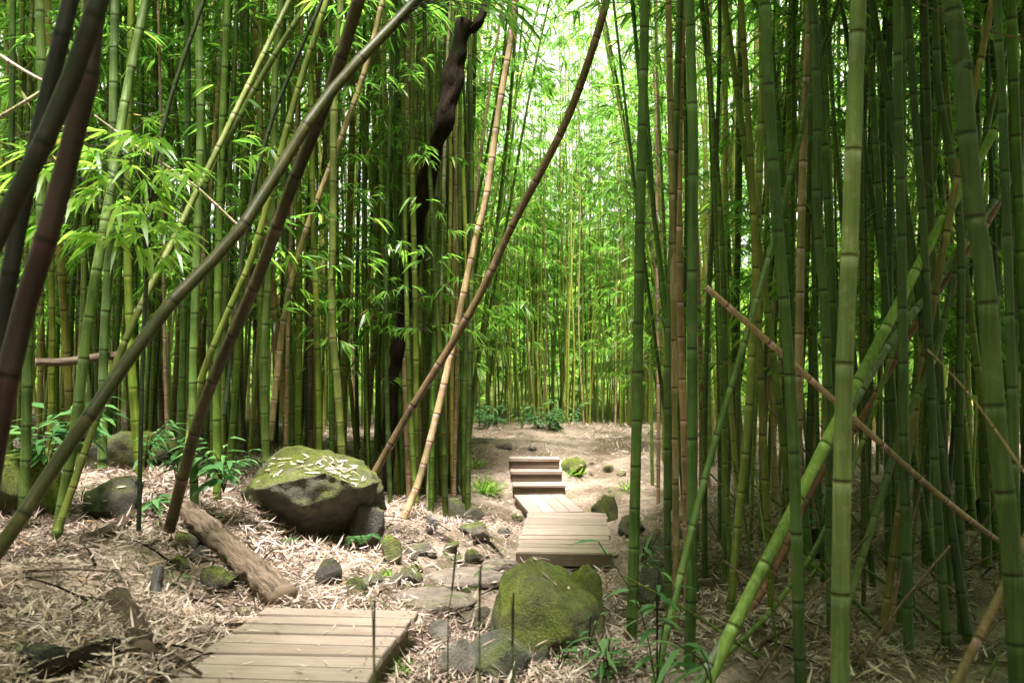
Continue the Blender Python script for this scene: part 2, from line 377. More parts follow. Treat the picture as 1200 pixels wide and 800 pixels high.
def leaf_geo(A, simple=False):
    p, d, n, l, w, k, r = A; N = len(p)
    d = unit(d); b = unit(np.cross(d, n)); n = np.cross(b, d)
    if simple:
        S = np.array([0, .36, 1, .36]); W = np.array([0, .5, 0, -.5]); Z = np.zeros(4); F0 = [np.array([0, 1, 2, 3])]
    else:
        S = np.array([0, .26, .26, .64, .64, 1]); W = np.array([0, .5, -.5, .42, -.42, 0]); Z = np.array([0, .1, .1, .08, .08, 0.])
        F0 = [np.array([0, 1, 2]), np.array([1, 3, 4, 2]), np.array([3, 5, 4])]
    v = p[:, None] + d[:, None] * (l[:, None] * S)[..., None] + b[:, None] * (w[:, None] * W)[..., None] + n[:, None] * (w[:, None] * Z)[..., None]
    v[..., 2] -= k[:, None] * l[:, None] * (S ** 2)[None]
    base = np.arange(N)[:, None] * len(S)
    return v.reshape(-1, 3), [base + f[None] for f in F0], [r] * len(F0)

UP = np.array([0, 0, 1.0])
def rvec(rng, s=1.0): return rng.normal(0, s, 3)

def fan(Lv, c, dirv, rng, n=6, size=.16, rbias=0.0):
    dirv = unit(dirv); side = unit(np.cross(dirv, UP) + 1e-6)
    for i in range(n):
        a = rng.uniform(-1.15, 1.15) if i else rng.uniform(-.2, .2)
        d = dirv * math.cos(a) + side * math.sin(a); d[2] += rng.uniform(-.75, .12)
        l = size * rng.uniform(.65, 1.25)
        nn = UP + rvec(rng, .45)
        r = min(.95, max(0, rng.beta(2, 2) + rbias)) if rng.rand() > .008 else .99
        Lv.leaf(c - dirv * rng.uniform(0, .12), unit(d), nn, l, l * rng.uniform(.105, .15), rng.uniform(.05, .5), r)

def branch(G, Lv, p0, az, length, rng, size=.16, nf=5, leaves=6, elev=.9, rbias=0, twigs=True, thick=.0045):
    o = np.array([math.cos(az), math.sin(az), 0.0])
    pts = []
    for s in np.linspace(0, 1, 6):
        e = elev * (1 - 1.05 * s)
        step = (o * math.cos(e) + UP * math.sin(e)) * length / 5
        pts.append(p0 if not pts else pts[-1] + step + rvec(rng, .012))
    pts = np.array(pts)
    if twigs:
        v, F, _ = tube(pts, np.linspace(thick, thick * .35, 6), 3, False); G.add(v, F, 1)
    for k in range(nf):
        s = (k + 1) / nf if nf > 1 else 1; s = min(1, s * rng.uniform(.85, 1.1)); i = min(4, int(s * 5)); f = s * 5 - i
        q = pts[i] * (1 - f) + pts[i + 1] * f
        t = unit(pts[i + 1] - pts[i]); sd = unit(np.cross(t, UP)) * (1 if k % 2 else -1)
        dv = unit(t * .7 + sd * rng.uniform(.1, .9) + rvec(rng, .2)); dv[2] = dv[2] * .5 - .1
        ln = rng.uniform(.08, .3); e = q + dv * ln
        if twigs:
            v, F, _ = tube(np.array([q, e]), [thick * .5, thick * .3], 3, False); G.add(v, F, 1)
        fan(Lv, e, dv, rng, leaves, size, rbias)

# ------------------------------------------------------------------ bamboo variants
NV = 7
VPATH, VSTALK, VLOW, VFULL, VTOP, VEND, VSIDE = [], [], [], [], [], [], []
VRAW = []
for k in range(NV):
    rng = np.random.RandomState(100 + k)
    H = rng.uniform(10.5, 12.5); ax, ay = rng.uniform(-.25, .25, 2)
    amp = rng.uniform(.02, .06); ph = rng.uniform(0, 6)
    pts = [(ax * (z / H) ** 2 * 2.2 + amp * math.sin(z * .9 + ph) - amp * math.sin(ph), ay * (z / H) ** 2 * 2.2 + amp * math.cos(z * .8 + ph) - amp * math.cos(ph), z - .12) for z in np.linspace(0, H, 14)]
    r0 = .036
    v, F, U, path = culm_tube(pts, r0, .012, .30, 10, 0, k)
    G = Geo(); G.add(v, F, 0, None, U); VSTALK.append(G.build('stalk', [M_CULM])); VPATH.append(path)
    v2, F2, U2, _ = culm_tube(pts, r0, .012, .30, 6, 1, k)
    raw = {'stalk': (v2, F2, U2)}
    def foliage(zlo, zhi, nb, full, seed, simple=False, low=0, size=.16, lmax=1.3):
        rg = np.random.RandomState(seed); Gf = Geo(); Lv = Leaves()
        for i in range(nb + low):
            if i < nb: z = zlo + (zhi - zlo) * rg.beta(1.6, 1.3)
            else: z = rg.uniform(1.6, zlo)
            p = path[min(len(path) - 1, int(z / .05))]
            branch(Gf, Lv, p.copy(), rg.uniform(0, 6.283), rg.uniform(.5, lmax) * (1 if i < nb else .75), rg, size, 5 if i < nb else 4, 6, rg.uniform(.4, 1.1))
        A = Lv.arrays(); vv, FF, RR = leaf_geo(A, simple); Gf.add(vv, FF, 0, RR)
        return Gf, A
    VTOP.append(foliage(4.6, H - .2, 56, 0, 300 + k, lmax=2.3)[0].build('foliage', [M_LEAF, M_CULM]))
    VLOW.append(foliage(3.3, H - .2, 28, 0, 400 + k, low=4, size=.165)[0].build('foliage', [M_LEAF, M_CULM]))
    Gf, A = foliage(1.8, H - .2, 50, 1, 500 + k, low=4, size=.17)
    VSIDE.append(foliage(3.4, H - .2, 15, 1, 950 + k, low=3, size=.165, lmax=.9)[0].build('foliage', [M_LEAF, M_CULM]))
    VEND.append(foliage(2.4, H - .2, 29, 1, 800 + k, low=4, size=.2, lmax=1.6)[0].build('foliage', [M_LEAF, M_CULM]))
    VFULL.append(Gf.build('foliage', [M_LEAF, M_CULM]))
    _, raw['leaves'] = foliage(.7, H - .2, 38, 1, 600 + k, low=0, size=.24, lmax=1.6)
    _, raw['top'] = foliage(4.3, H - .2, 40, 1, 700 + k, low=0, size=.27, lmax=2.7)
    _, raw['end'] = foliage(2.6, H - .2, 30, 1, 900 + k, low=3, size=.2, lmax=1.6)
    VRAW.append(raw)

GREENS = [(.046, .080, .007), (.058, .10, .008), (.08, .118, .010), (.046, .09, .010), (.10, .13, .014), (.036, .068, .008)]
YELLOW = [(.16, .165, .03), (.13, .15, .028), (.19, .17, .04)]
TANS = [(.27, .20, .10), (.22, .15, .075), (.17, .11, .055)]
N_BAMBOO = 0
def bamboo_copy(x, y, k, scale, tilt, color, leafset, label, group, rz, thin=1.0):
    global N_BAMBOO
    b = thing('bamboo', (x, y, g1(x, y) - .02), label, 'bamboo', group)
    b.rotation_euler = (tilt[0], tilt[1], rz); b.scale = (scale, scale, scale)
    sk = link('stalk', VSTALK[k], b, (*color, 1)); sk.scale = (thin, thin, 1)
    if leafset is not None: link('foliage', leafset[k], b, (*color, 1))
    N_BAMBOO += 1
    return b

# ------------------------------------------------------------------ hand placed culms
def culm(label, pts, wpx, color, base=None, name='bamboo', extend=0, targets=(), top_leaves=0, seed=0, internode=.3, cat='bamboo', group=None,
         taper=.8, mat_=None, sides=14, tsize=.17, trb=0.0, part='stalk', sheaths=(), nodes=True, rough=0.0):
    """pts: pixel/depth points from the bottom up; wpx: width in pixels at the first point."""
    global N_BAMBOO
    W = [P(*p) for p in pts]
    if extend:
        W.append(W[-1] + unit(W[-1] - W[-2]) * extend)
    d0 = pts[0][2]; r0 = wpx * d0 / FOC / 2
    o = thing(name, tuple(W[0]), label, cat, group)
    loc = np.array(W) - W[0]
    # sink the foot into the soil
    loc = np.vstack([loc[0] - unit(loc[1] - loc[0]) * .12, loc])
    Gs = Geo()
    if nodes:
        v, F_, U, path = culm_tube(loc, r0, r0 * taper, internode, sides, 0, seed); Gs.add(v, F_, 0, None, U)
    else:
        path, t = smooth_path(loc, .06)
        v, F_, U = tube(path, np.linspace(r0, r0 * taper, len(path)), sides, True, np.stack([t, t], 1), rough, seed); Gs.add(v, F_, 0, None, U)
    link(part, Gs.build(part, [mat_ or M_CULM]), o, (*color, 1))
    rng = np.random.RandomState(seed + 50)
    if targets or top_leaves:
        Gf = Geo(); Lv = Leaves()
        for (tx, ty, td, nl) in targets:
            q = P(tx, ty, td) - W[0]
            i = int(np.argmin(np.linalg.norm(path - (q - np.array([0, 0, .15])), axis=1))); s = path[i]
            m = (s + q) / 2 + np.array([0, 0, .08])
            v, F_, _ = tube(np.array([s, m, q]), [.004, .003, .0015], 4, False); Gf.add(v, F_, 1)
            dv = unit(q - m + rvec(rng, .05)); fan(Lv, q, dv, rng, nl, tsize, trb)
        for i in range(top_leaves):
            h = 3.9 - W[0][2] + rng.uniform(0, 1) * max(.5, path[-1][2] - 3.9 + W[0][2])
            j = int(np.argmin(abs(path[:, 2] - h)))
            branch(Gf, Lv, path[j].copy(), rng.uniform(0, 6.28), rng.uniform(.7, 2.0), rng, .19, 6, 6, rng.uniform(.4, 1.0))
        vv, FF, RR = leaf_geo(Lv.arrays()); Gf.add(vv, FF, 0, RR)
        link('foliage', Gf.build('foliage', [M_LEAF, M_CULM]), o, (*color, 1))
    for (sx, sy, ln, lean) in sheaths:
        q = P(sx, sy, d0) - W[0]; i = int(np.argmin(np.linalg.norm(path - q, axis=1))); s = path[i]
        th = np.linspace(-1.0, 1.0, 5); rows = []
        for a, (hh, ww, out) in enumerate([(0, 1.25, 1.1), (.3, 1.2, 1.15), (.6, .9, 1.3 + lean), (.85, .5, 1.6 + 2 * lean), (1, .1, 1.9 + 3 * lean)]):
            for t_ in th:
                ang = -math.pi / 2 + t_ * ww
                rows.append(s + np.array([math.cos(ang) * r0 * out, math.sin(ang) * r0 * out, hh * ln]))
        q4 = [[r * 5 + c, r * 5 + c + 1, r * 5 + c + 6, r * 5 + c + 5] for r in range(4) for c in range(4)]
        Gh = Geo(); Gh.add(np.array(rows), [np.array(q4)], 0, [rng.rand(16)]); link('sheath', Gh.build('sheath', [M_SHEATH]), o)
    if cat == 'bamboo': N_BAMBOO += 1
    return o

def hb(px, py):  # depth of the ground under a pixel
    return float(hit(px, py)[1])

GR, DG, LG, YG = (.055, .095, .014), (.036, .062, .012), (.10, .15, .04), (.13, .15, .028)
# --- right hand clump
culm('slim green bamboo culm alone at the right edge of the path, its base in litter', [(740, 757, 5.6), (746, 500, 5.6), (750, 270, 5.6), (756, 0, 5.6)], 12.9, (.05, .09, .014), extend=4.5, top_leaves=16, seed=1, taper=.72)
culm('greenish tan bamboo culm with papery brown sheaths, next to the thick green one', [(793, 780, 5.7), (791, 500, 5.7), (788, 267, 5.7), (783, 0, 5.7)], 7.74, (.15, .12, .04), extend=3, seed=2, sheaths=[(793, 640, .2, .2), (792, 560, .22, .0), (790, 455, .28, .0), (788, 345, .26, 0), (793, 700, .22, .3)], top_leaves=10)
culm('straight green bamboo culm just left of the sheathed tan one', [(783, 745, 6.2), (782, 450, 6.2), (789, 250, 6.2), (797, 0, 6.2)], 9.03, (.055, .09, .018), extend=4, top_leaves=14, seed=3)
culm('thick upright green bamboo culm with dark node rings beside the sheathed tan one', [(808, 792, 5.1), (811, 600, 5.1), (811, 350, 5.1), (812, 160, 5.1), (808, 0, 5.1)], 12.9, (.06, .105, .022), extend=4.5, top_leaves=16, seed=4, internode=.46)
culm('slender bamboo bending left over the tan cluster on the right', [(848, 740, 7), (850, 450, 7), (845, 267, 7), (830, 80, 7), (822, 0, 7)], 6.88, GR, extend=4, top_leaves=12, seed=5)
culm('yellow green bamboo culm leaning right, low among the right hand clump', [(856, 715, 5.8), (866, 600, 5.8), (876, 500, 5.8), (885, 330, 5.9), (893, 100, 6), (893, -30, 6)], 9.46, (.12, .15, .025), extend=3.5, seed=6, top_leaves=10)
culm('bowed dark green bamboo culm crossing behind the tan broken pole', [(938, 815, 4.4), (930, 520, 4.4), (920, 370, 4.4), (905, 180, 4.4), (896, 0, 4.4)], 13.8, (.042, .075, .014), extend=4, top_leaves=14, seed=7, internode=.36)
culm('long thin green bamboo pole leaning from lower centre up to the right', [(766, 803, 4.6), (800, 664, 4.8), (833, 534, 5.0), (877, 384, 5.3), (910, 267, 5.6), (957, 87, 6.0), (983, 0, 6.2)], 9.03, (.06, .10, .018), extend=2.5, seed=8, taper=.7, top_leaves=10)
culm('green bamboo culm bowed right just left of the pale thick culm', [(974, 735, 5.2), (972, 534, 5.2), (966, 360, 5.2), (957, 250, 5.2), (958, 130, 5.2), (952, 0, 5.2)], 11.2, (.045, .075, .014), extend=4, top_leaves=14, seed=9)
culm('pale thick bamboo culm standing clear in front on the right, light grey green rings', [(984, 905, 3.6), (985, 700, 3.6), (989, 450, 3.6), (994, 330, 3.6), (1000, 170, 3.6), (1006, 0, 3.6)], 22.4, (.135, .165, .05), extend=4.5, top_leaves=18, seed=10, internode=.45, taper=.5, sides=20)
for lab, pts, w, col, sd in [
    ('thin dark bamboo upright right of the pale thick culm', [(1043, 720, 7), (1040, 534, 7), (1043, 267, 7), (1042, 0, 7)], 8.6, DG, 11),
    ('dark green bamboo culm upright behind the crossing of the leaning poles', [(1066, 800, 5), (1060, 534, 5), (1056, 267, 5), (1053, 130, 5), (1052, 0, 5)], 12, (.036, .066, .014), 12),
    ('dark bamboo culm bowing right through the crossing of the leaning poles', [(1112, 790, 5.3), (1095, 534, 5.3), (1082, 267, 5.3), (1072, 130, 5.3), (1063, 0, 5.3)], 10.3, DG, 13),
    ('olive dark bamboo culm between the bowed dark one and the thick dark one', [(1112, 740, 6), (1106, 534, 6), (1091, 267, 6), (1087, 130, 6), (1083, 0, 6)], 10.3, (.05, .07, .014), 14),
    ('narrow dark bamboo culm close left of the thick dark bent culm', [(1128, 770, 5.6), (1124, 534, 5.6), (1125, 267, 5.6), (1099, 100, 5.7), (1095, 0, 5.7)], 10.3, DG, 15),
    ('thick dark green bent bamboo culm near the right edge of the photo', [(1200, 905, 3.3), (1186, 660, 3.3), (1168, 500, 3.3), (1155, 330, 3.3), (1140, 230, 3.3), (1125, 60, 3.3), (1113, -10, 3.3)], 24.1, (.042, .068, .013), 16),
    ('very thin black green bamboo just right of the thick dark bent culm', [(1178, 740, 6.5), (1175, 534, 6.5), (1165, 267, 6.5), (1158, 120, 6.5), (1157, 0, 6.5)], 6.02, (.025, .04, .01), 17),
    ('upright dark bamboo culm close inside the right edge of the photo', [(1194, 815, 4.6), (1188, 534, 4.6), (1180, 267, 4.6), (1175, 130, 4.6), (1168, 0, 4.6)], 11.2, (.04, .07, .016), 18)]:
    culm(lab, pts, w, col, extend=4, top_leaves=14, seed=sd, internode=.34, taper=.7)
culm('bright green leaning bamboo pole, upper one of the crossing pair on the right', [(826, 806, 4.45), (876, 700, 4.6), (925, 605, 4.75), (977, 500, 4.95), (1030, 400, 5.15), (1100, 267, 5.4), (1147, 187, 5.6), (1205, 78, 5.8)], 15.5, (.16, .24, .045), extend=1.5, seed=20, taper=.72, internode=.4)
culm('grey green leaning bamboo pole, lower one of the crossing pair on the right', [(812, 812, 4.4), (861, 725, 4.6), (930, 595, 4.95), (1000, 474, 5.25), (1040, 407, 5.4), (1080, 354, 5.6), (1133, 280, 5.8), (1205, 182, 6.1)], 11.2, (.10, .13, .06), extend=1.5, seed=21, taper=.9, internode=.36)
culm('reddish brown dead bamboo pole leaning under the crossing green pair', [(870, 730, 5.6), (906, 670, 5.7), (962, 556, 5.9), (1010, 490, 6), (1067, 390, 6.2), (1110, 327, 6.3), (1160, 257, 6.4), (1207, 160, 6.6)], 8.6, (.13, .06, .03), extend=1, seed=22, taper=.85)
culm('tan broken bamboo pole slanting down to the right across the clump', [(1182, 643, 5.4), (1097, 577, 5.0), (967, 460, 4.75), (900, 400, 4.6), (828, 337, 4.5)], 6.88, (.30, .20, .12), seed=23, taper=.9, sides=10)
culm('brown dead bamboo pole leaning out of the bottom right corner', [(1095, 850, 3.6), (1170, 700, 3.75), (1207, 620, 3.85)], 11.2, (.17, .11, .05), seed=24, taper=.9, extend=1.5, internode=.42)
culm('thin green bamboo stem leaning right, low beneath the bright crossing pole', [(858, 760, 5.0), (900, 720, 5.1), (930, 680, 5.2), (962, 630, 5.3), (1010, 520, 5.6), (1050, 400, 5.9)], 6.88, (.08, .12, .02), seed=25, taper=.7, extend=1)
culm('green slanting bamboo leaning right between the pale culm and its neighbours', [(998, 690, 4.8), (1030, 590, 5), (1058, 500, 5.2), (1100, 400, 5.5), (1150, 180, 6)], 9.46, (.065, .09, .018), seed=26, taper=.8, extend=1.5)
# --- left hand side
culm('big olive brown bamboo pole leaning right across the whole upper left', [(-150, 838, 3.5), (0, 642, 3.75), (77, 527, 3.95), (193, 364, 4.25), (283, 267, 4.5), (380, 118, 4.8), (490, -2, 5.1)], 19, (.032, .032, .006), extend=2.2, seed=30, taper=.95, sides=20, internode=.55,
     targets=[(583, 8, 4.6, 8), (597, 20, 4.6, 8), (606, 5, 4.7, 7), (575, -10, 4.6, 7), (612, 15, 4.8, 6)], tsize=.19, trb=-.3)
culm('dark brown bamboo pole leaning right, crossing under the big olive brown pole', [(203, 603, 6.4), (240, 470, 6.2), (300, 330, 5.9), (345, 210, 5.6), (388, 104, 5.4), (422, -5, 5.2)], 13.4, (.034, .026, .009), extend=2.5, seed=31, taper=.9, sides=14, internode=.4)
culm('yellow green bamboo curving up beside the dark brown leaning pole', [(214, 565, 7.2), (233, 454, 7.2), (267, 367, 7.2), (300, 287, 7.2), (345, 120, 7.2), (385, -5, 7.2)], 8.4, (.13, .16, .025), extend=3, seed=32, top_leaves=5)
culm('olive bamboo leaning right behind the lower end of the big olive brown pole', [(75, 600, 5.9), (133, 434, 6.1), (160, 370, 6.2), (197, 294, 6.4), (262, 160, 6.7)], 9.24, (.10, .12, .022), extend=2, seed=33)
culm('black thin bamboo stem tilted right high in the upper left', [(163, 600, 6.1), (168, 400, 6.1), (176, 260, 6.1), (182, 190, 6.1), (205, 100, 6.1), (241, -5, 6.1)], 5.46, (.022, .03, .010), extend=3, seed=34, targets=[(60, 190, 5.7, 8), (95, 170, 5.6, 9), (120, 205, 5.5, 9), (85, 230, 5.5, 9), (140, 240, 5.4, 9), (165, 250, 5.3, 9), (110, 150, 5.8, 8), (195, 215, 5.6, 8), (180, 165, 5.8, 7), (215, 270, 5.5, 8), (55, 150, 5.8, 7), (150, 190, 5.5, 8), (200, 300, 5.6, 7), (130, 275, 5.5, 8), (30, 175, 5.7, 7), (75, 265, 5.6, 7), (160, 285, 5.4, 7), (105, 190, 5.4, 9), (225, 190, 5.7, 7), (10, 200, 5.7, 7)] + [(R.uniform(35, 225), R.uniform(150, 300), R.uniform(5.2, 6.0), 9) for _ in range(30)], tsize=.2, trb=.3)
culm('green bamboo slanting up right through the leafy upper left', [(120, 470, 8), (160, 370, 8), (213, 267, 8), (303, 97, 8), (366, -5, 8)], 7.98, (.10, .13, .03), extend=2.5, seed=35)
culm('black thin bamboo stem tilted right above the dark brown leaning pole', [(265, 470, 7.3), (290, 260, 7.3), (317, 147, 7.3), (345, 75, 7.3), (380, -5, 7.3)], 5.04, (.025, .035, .012), extend=2.5, seed=36)
culm('tan dry bamboo tilted right behind the big olive brown pole', [(318, 500, 8.8), (335, 360, 8.8), (360, 267, 8.8), (395, 175, 8.8), (430, 75, 8.8), (450, -5, 8.8)], 7.56, (.24, .19, .08), extend=2, seed=37)
culm('dry reddish brown bamboo pole leaning right across the sky gap', [(438, 556, 8.3), (480, 482, 8.2), (530, 402, 8.1), (565, 340, 8.0), (600, 265, 7.9), (660, 150, 7.6), (693, 62, 7.4), (713, -5, 7.3)], 9.24, (.12, .082, .040), extend=2, seed=38, taper=.85, internode=.45)
culm('pale tan bent bamboo culm crossed by the reddish brown leaning pole', [(476, 600, 8.9), (495, 550, 9), (525, 430, 9.1), (555, 290, 9.1), (570, 230, 9.1), (586, 120, 9.1), (598, 50, 9.1), (604, -10, 9.1)], 8.82, (.30, .22, .11), extend=1.5, seed=39)
for lab, pts, w, col, sd in [
    ('stout green bamboo culm at far left with its foot between mossy rocks', [(26, 612, 6.2), (30, 534, 6.2), (34, 380, 6.2), (46, 290, 6.2), (50, 120, 6.2), (46, -5, 6.2)], 11.8, (.05, .085, .014), 40),
    ('stout green bamboo culm leaning slightly, its foot in front of the dark left rock', [(68, 618, 6.0), (88, 500, 6.0), (105, 367, 6.1), (125, 250, 6.2), (150, 100, 6.4), (172, -5, 6.5)], 12.6, (.065, .105, .018), 41),
    ('green bamboo culm standing by the head of the weathered log', [(228, 598, 7.0), (226, 450, 7.0), (230, 320, 7.0), (235, 150, 7.0), (232, -5, 7.0)], 10.1, (.05, .09, .014), 42),
    ('green bamboo culm with its foot behind the mossy left rocks', [(120, 530, 7.4), (122, 400, 7.4), (130, 250, 7.4), (135, -5, 7.4)], 10.9, (.055, .09, .02), 43),
    ('green bamboo culm behind the left end of the mossy boulder', [(312, 545, 8.4), (310, 400, 8.4), (320, 250, 8.4), (322, 100, 8.4), (330, -5, 8.4)], 9.24, (.06, .095, .016), 44),
    ('bent olive bamboo culm rising behind the mossy boulder crown', [(402, 560, 8.6), (396, 460, 8.6), (389, 380, 8.6), (390, 267, 8.6), (392, 100, 8.6), (400, -5, 8.6)], 9.24, (.09, .11, .02), 45)]:
    culm(lab, pts, w, col, extend=5, top_leaves=7, seed=sd, taper=.72)
# near dark poles at far left, canopy shade put into their skin colours
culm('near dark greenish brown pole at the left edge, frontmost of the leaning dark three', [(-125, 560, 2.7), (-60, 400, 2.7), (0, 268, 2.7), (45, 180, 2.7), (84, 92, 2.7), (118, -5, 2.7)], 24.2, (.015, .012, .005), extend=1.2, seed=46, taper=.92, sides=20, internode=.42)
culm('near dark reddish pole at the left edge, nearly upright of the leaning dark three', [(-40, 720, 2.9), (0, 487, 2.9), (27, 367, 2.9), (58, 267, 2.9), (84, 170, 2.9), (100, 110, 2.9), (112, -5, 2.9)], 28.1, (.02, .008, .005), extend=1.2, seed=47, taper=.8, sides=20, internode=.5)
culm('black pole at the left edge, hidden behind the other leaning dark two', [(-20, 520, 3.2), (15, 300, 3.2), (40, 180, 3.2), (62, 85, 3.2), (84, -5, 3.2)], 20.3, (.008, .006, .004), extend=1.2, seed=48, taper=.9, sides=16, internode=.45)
rs = np.random.RandomState(404)
for i in range(30):
    px, py = rs.uniform(800, 1195), rs.uniform(640, 800); h = hit(px, py); d_ = h[1]; q_ = rs.uniform(60, 260); dx_ = rs.choice([-1, 1]) * rs.uniform(25, 190)
    dead = i % 3 != 0
    culm(('thin brown dead stem' if dead else 'thin green slanting stem') + ' leaning among the culms of the right hand clump', [(px, py, d_), (px + dx_ * .5, py - q_ * .55, d_ + rs.uniform(-.1, .1)), (px + dx_, py - q_, d_ + rs.uniform(-.25, .25))], rs.uniform(3, 6) * 5.5 / d_,
         (.13, .085, .045) if dead else (.06, .09, .012), seed=410 + i, name='dry_stem' if dead else 'bamboo_shoot', cat='dead stem' if dead else 'shoot', taper=.5, sides=7, internode=.22, part='stem', group='thin dead stems in the right hand clump' if dead else 'thin slanting green stems in the right hand clump')
# dead trunk
culm('black rotten dead tree trunk with a broken top, standing among the bamboo', [(455, 560, 9.95), (458, 470, 9.95), (470, 390, 9.9), (481, 320, 9.85), (488, 265, 9.8), (502, 205, 9.6), (517, 150, 9.3), (530, 100, 9.3), (538, 55, 9.3), (546, 26, 9.3)], 16, (0, 0, 0), seed=50,
     name='dead_tree', cat='dead tree', mat_=M_DARK, nodes=False, taper=1.3, part='trunk', rough=.5, sides=14)
dt = bpy.data.objects['dead_tree']; q0 = P(540, 34, 9.3); hk = np.array([q0, P(552, 34, 9.28), P(562, 24, 9.25), P(568, 5, 9.25)]) - np.array(dt.location)
v, F_, _ = tube(smooth_path(hk, .03)[0], np.linspace(.07, .03, len(smooth_path(hk, .03)[0])), 8, True, None, .5, 3); Gd = Geo(); Gd.add(v, F_); link('branch', Gd.build('branch', [M_DARK]), dt)
# thin dry stems
for lab, pts, w, col, sd in [
    ('thin pale dry twig slanting down right in the upper left leaves', [(272, 258, 6.3), (225, 215, 6.2), (165, 175, 6.1), (110, 135, 6.0)], 3.5, (.34, .26, .17), 60),
    ('short pale dry cane at the left edge, sloping up behind the dark poles', [(-5, 140, 5.5), (25, 122, 5.5), (62, 98, 5.6)], 6, (.36, .29, .17), 61),
    ('pale dry cane at the left edge, sloping down behind the dark poles', [(-5, 62, 5.6), (30, 84, 5.6), (60, 100, 5.6)], 5, (.36, .26, .17), 62),
    ('thin tan dead vine hanging in a bow at the far right', [(1200, 552, 3.2), (1150, 480, 3.2), (1110, 432, 3.2), (1085, 408, 3.2)], 3.2, (.22, .16, .08), 63),
    ('thin dark vine crossing the upper right corner', [(1200, 46, 3.2), (1150, 34, 3.2), (1100, 14, 3.2), (1055, -6, 3.2)], 2.2, (.08, .05, .03), 64),
    ('thin dark vine sagging from the pale thick culm to the crossing poles', [(1145, 268, 3.7), (1100, 228, 3.7), (1050, 180, 3.7), (990, 135, 3.7)], 1.8, (.06, .06, .03), 65)]:
    culm(lab, pts, w, col, seed=sd, name='dry_stem', cat='twig', taper=.6, sides=7, internode=.25, part='stem')

# ------------------------------------------------------------------ bamboo groves (individual copies)
placed = [(o.location.x, o.location.y) for o in C.objects if o.name.startswith('bamboo')]
def far_enough(x, y, dmin):
    for a, b in placed:
        if (a - x) ** 2 + (b - y) ** 2 < dmin * dmin: return False
    return True

def scatter(n, accept, prange, drange, dmin, rng, power=1.0):
    res = []; tries = 0
    while len(res) < n and tries < 60000:
        tries += 1
        px = rng.uniform(*prange); d = drange[0] + (drange[1] - drange[0]) * rng.rand() ** power
        if not accept(px, d): continue
        x = (px - 600) / FOC * d
        if not far_enough(x, d, dmin): continue
        placed.append((x, d)); res.append((x, d, px))
    return res

def pick_color(rng, pg, py_):
    u = rng.rand()
    if u < pg: c, nm = GREENS[rng.randint(len(GREENS))], 'green'
    elif u < pg + py_: c, nm = YELLOW[rng.randint(3)], 'yellow green'
    else: c, nm = TANS[rng.randint(3)], 'dry tan'
    return tuple(v * rng.uniform(.8, 1.2) for v in c), nm

def acc_left(px, d):
    if px < 60: return d > 7.6
    if px < 285: return d > 7.8
    if px < 452: return d > 8.5
    if px < 470: return d > 9.2
    return d > 9.3 + max(0, (px - 500)) * .02
rng = np.random.RandomState(21)
for x, y, px in scatter(112, acc_left, (-70, 552), (7.6, 13.5), .13, rng, .9):
    c, nm = pick_color(rng, .72, .15)
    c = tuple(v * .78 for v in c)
    zone = 'behind the mossy left rocks' if px < 285 else ('behind the big mossy boulder' if px < 452 else 'along the left side of the path')
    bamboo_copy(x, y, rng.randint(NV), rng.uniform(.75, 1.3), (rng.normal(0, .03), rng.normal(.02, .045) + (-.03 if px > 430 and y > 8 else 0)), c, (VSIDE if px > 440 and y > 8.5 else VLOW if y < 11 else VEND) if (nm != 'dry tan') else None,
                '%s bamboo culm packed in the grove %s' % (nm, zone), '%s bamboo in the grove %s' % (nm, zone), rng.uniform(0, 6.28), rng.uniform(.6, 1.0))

for x, y, px in scatter(24, lambda p, d: d > 9.5, (448, 553), (9.5, 11.6), .11, rng):
    c, nm = pick_color(rng, .8, .1); c = tuple(v * .8 for v in c)
    bamboo_copy(x, y, rng.randint(NV), rng.uniform(.8, 1.2), (rng.normal(0, .02), rng.normal(.0, .03)), c, VSIDE if rng.rand() < .5 and nm != 'dry tan' else None,
                '%s bamboo culm in the tight bundle at the left edge of the path' % nm, '%s bamboo in the bundle left of the path' % nm, rng.uniform(0, 6.28), rng.uniform(.6, .95))
for i, (px, d, ln) in enumerate([(528, 12.5, .13), (540, 14, .17), (515, 15.5, .2), (548, 16.5, .15), (500, 13, .19), (785, 13.5, -.13), (800, 15, -.17), (778, 16.5, -.12), (815, 12.5, -.18)]):
    x = (px - 600) / FOC * d; placed.append((x, d))
    bamboo_copy(x, d, rng.randint(NV), rng.uniform(.85, 1.05), (0, ln), tuple(v * 1.2 for v in GREENS[i % 6]), VEND, 'leafy bamboo arching over the far path from the %s grove' % ('left' if ln > 0 else 'right'), 'bamboo arching over the path from the %s' % ('left' if ln > 0 else 'right'), 0, .8)

def acc_right(px, d):
    if d < 8: return px > 800
    if d < 9.5: return px > 790
    if d < 14.5: return px > 748 + (d - 9.5) * 2
    return px > 768
for x, y, px in scatter(62, acc_right, (796, 1290), (5.4, 9.0), .14, rng) + scatter(44, acc_right, (745, 1270), (9.0, 13.5), .16, rng):
    c, nm = pick_color(rng, .82, .09); c = tuple(v * .85 for v in c)
    dz = 'the right hand clump behind the pale thick culm' if y < 9 else 'the far side of the right hand clump'
    leafy = VTOP if y < 8 else (VSIDE if px < 900 else VEND)
    bamboo_copy(x, y, rng.randint(NV), rng.uniform(.7, 1.25), (rng.normal(0, .03), rng.normal(.0, .05) - (.07 if y < 7.5 else 0) + (.03 if px < 900 and y > 8 else 0)), c, leafy if nm != 'dry tan' else None,
                '%s bamboo culm in %s' % (nm, dz), '%s bamboo in %s' % (nm, dz), rng.uniform(0, 6.28), rng.uniform(.5, .92))

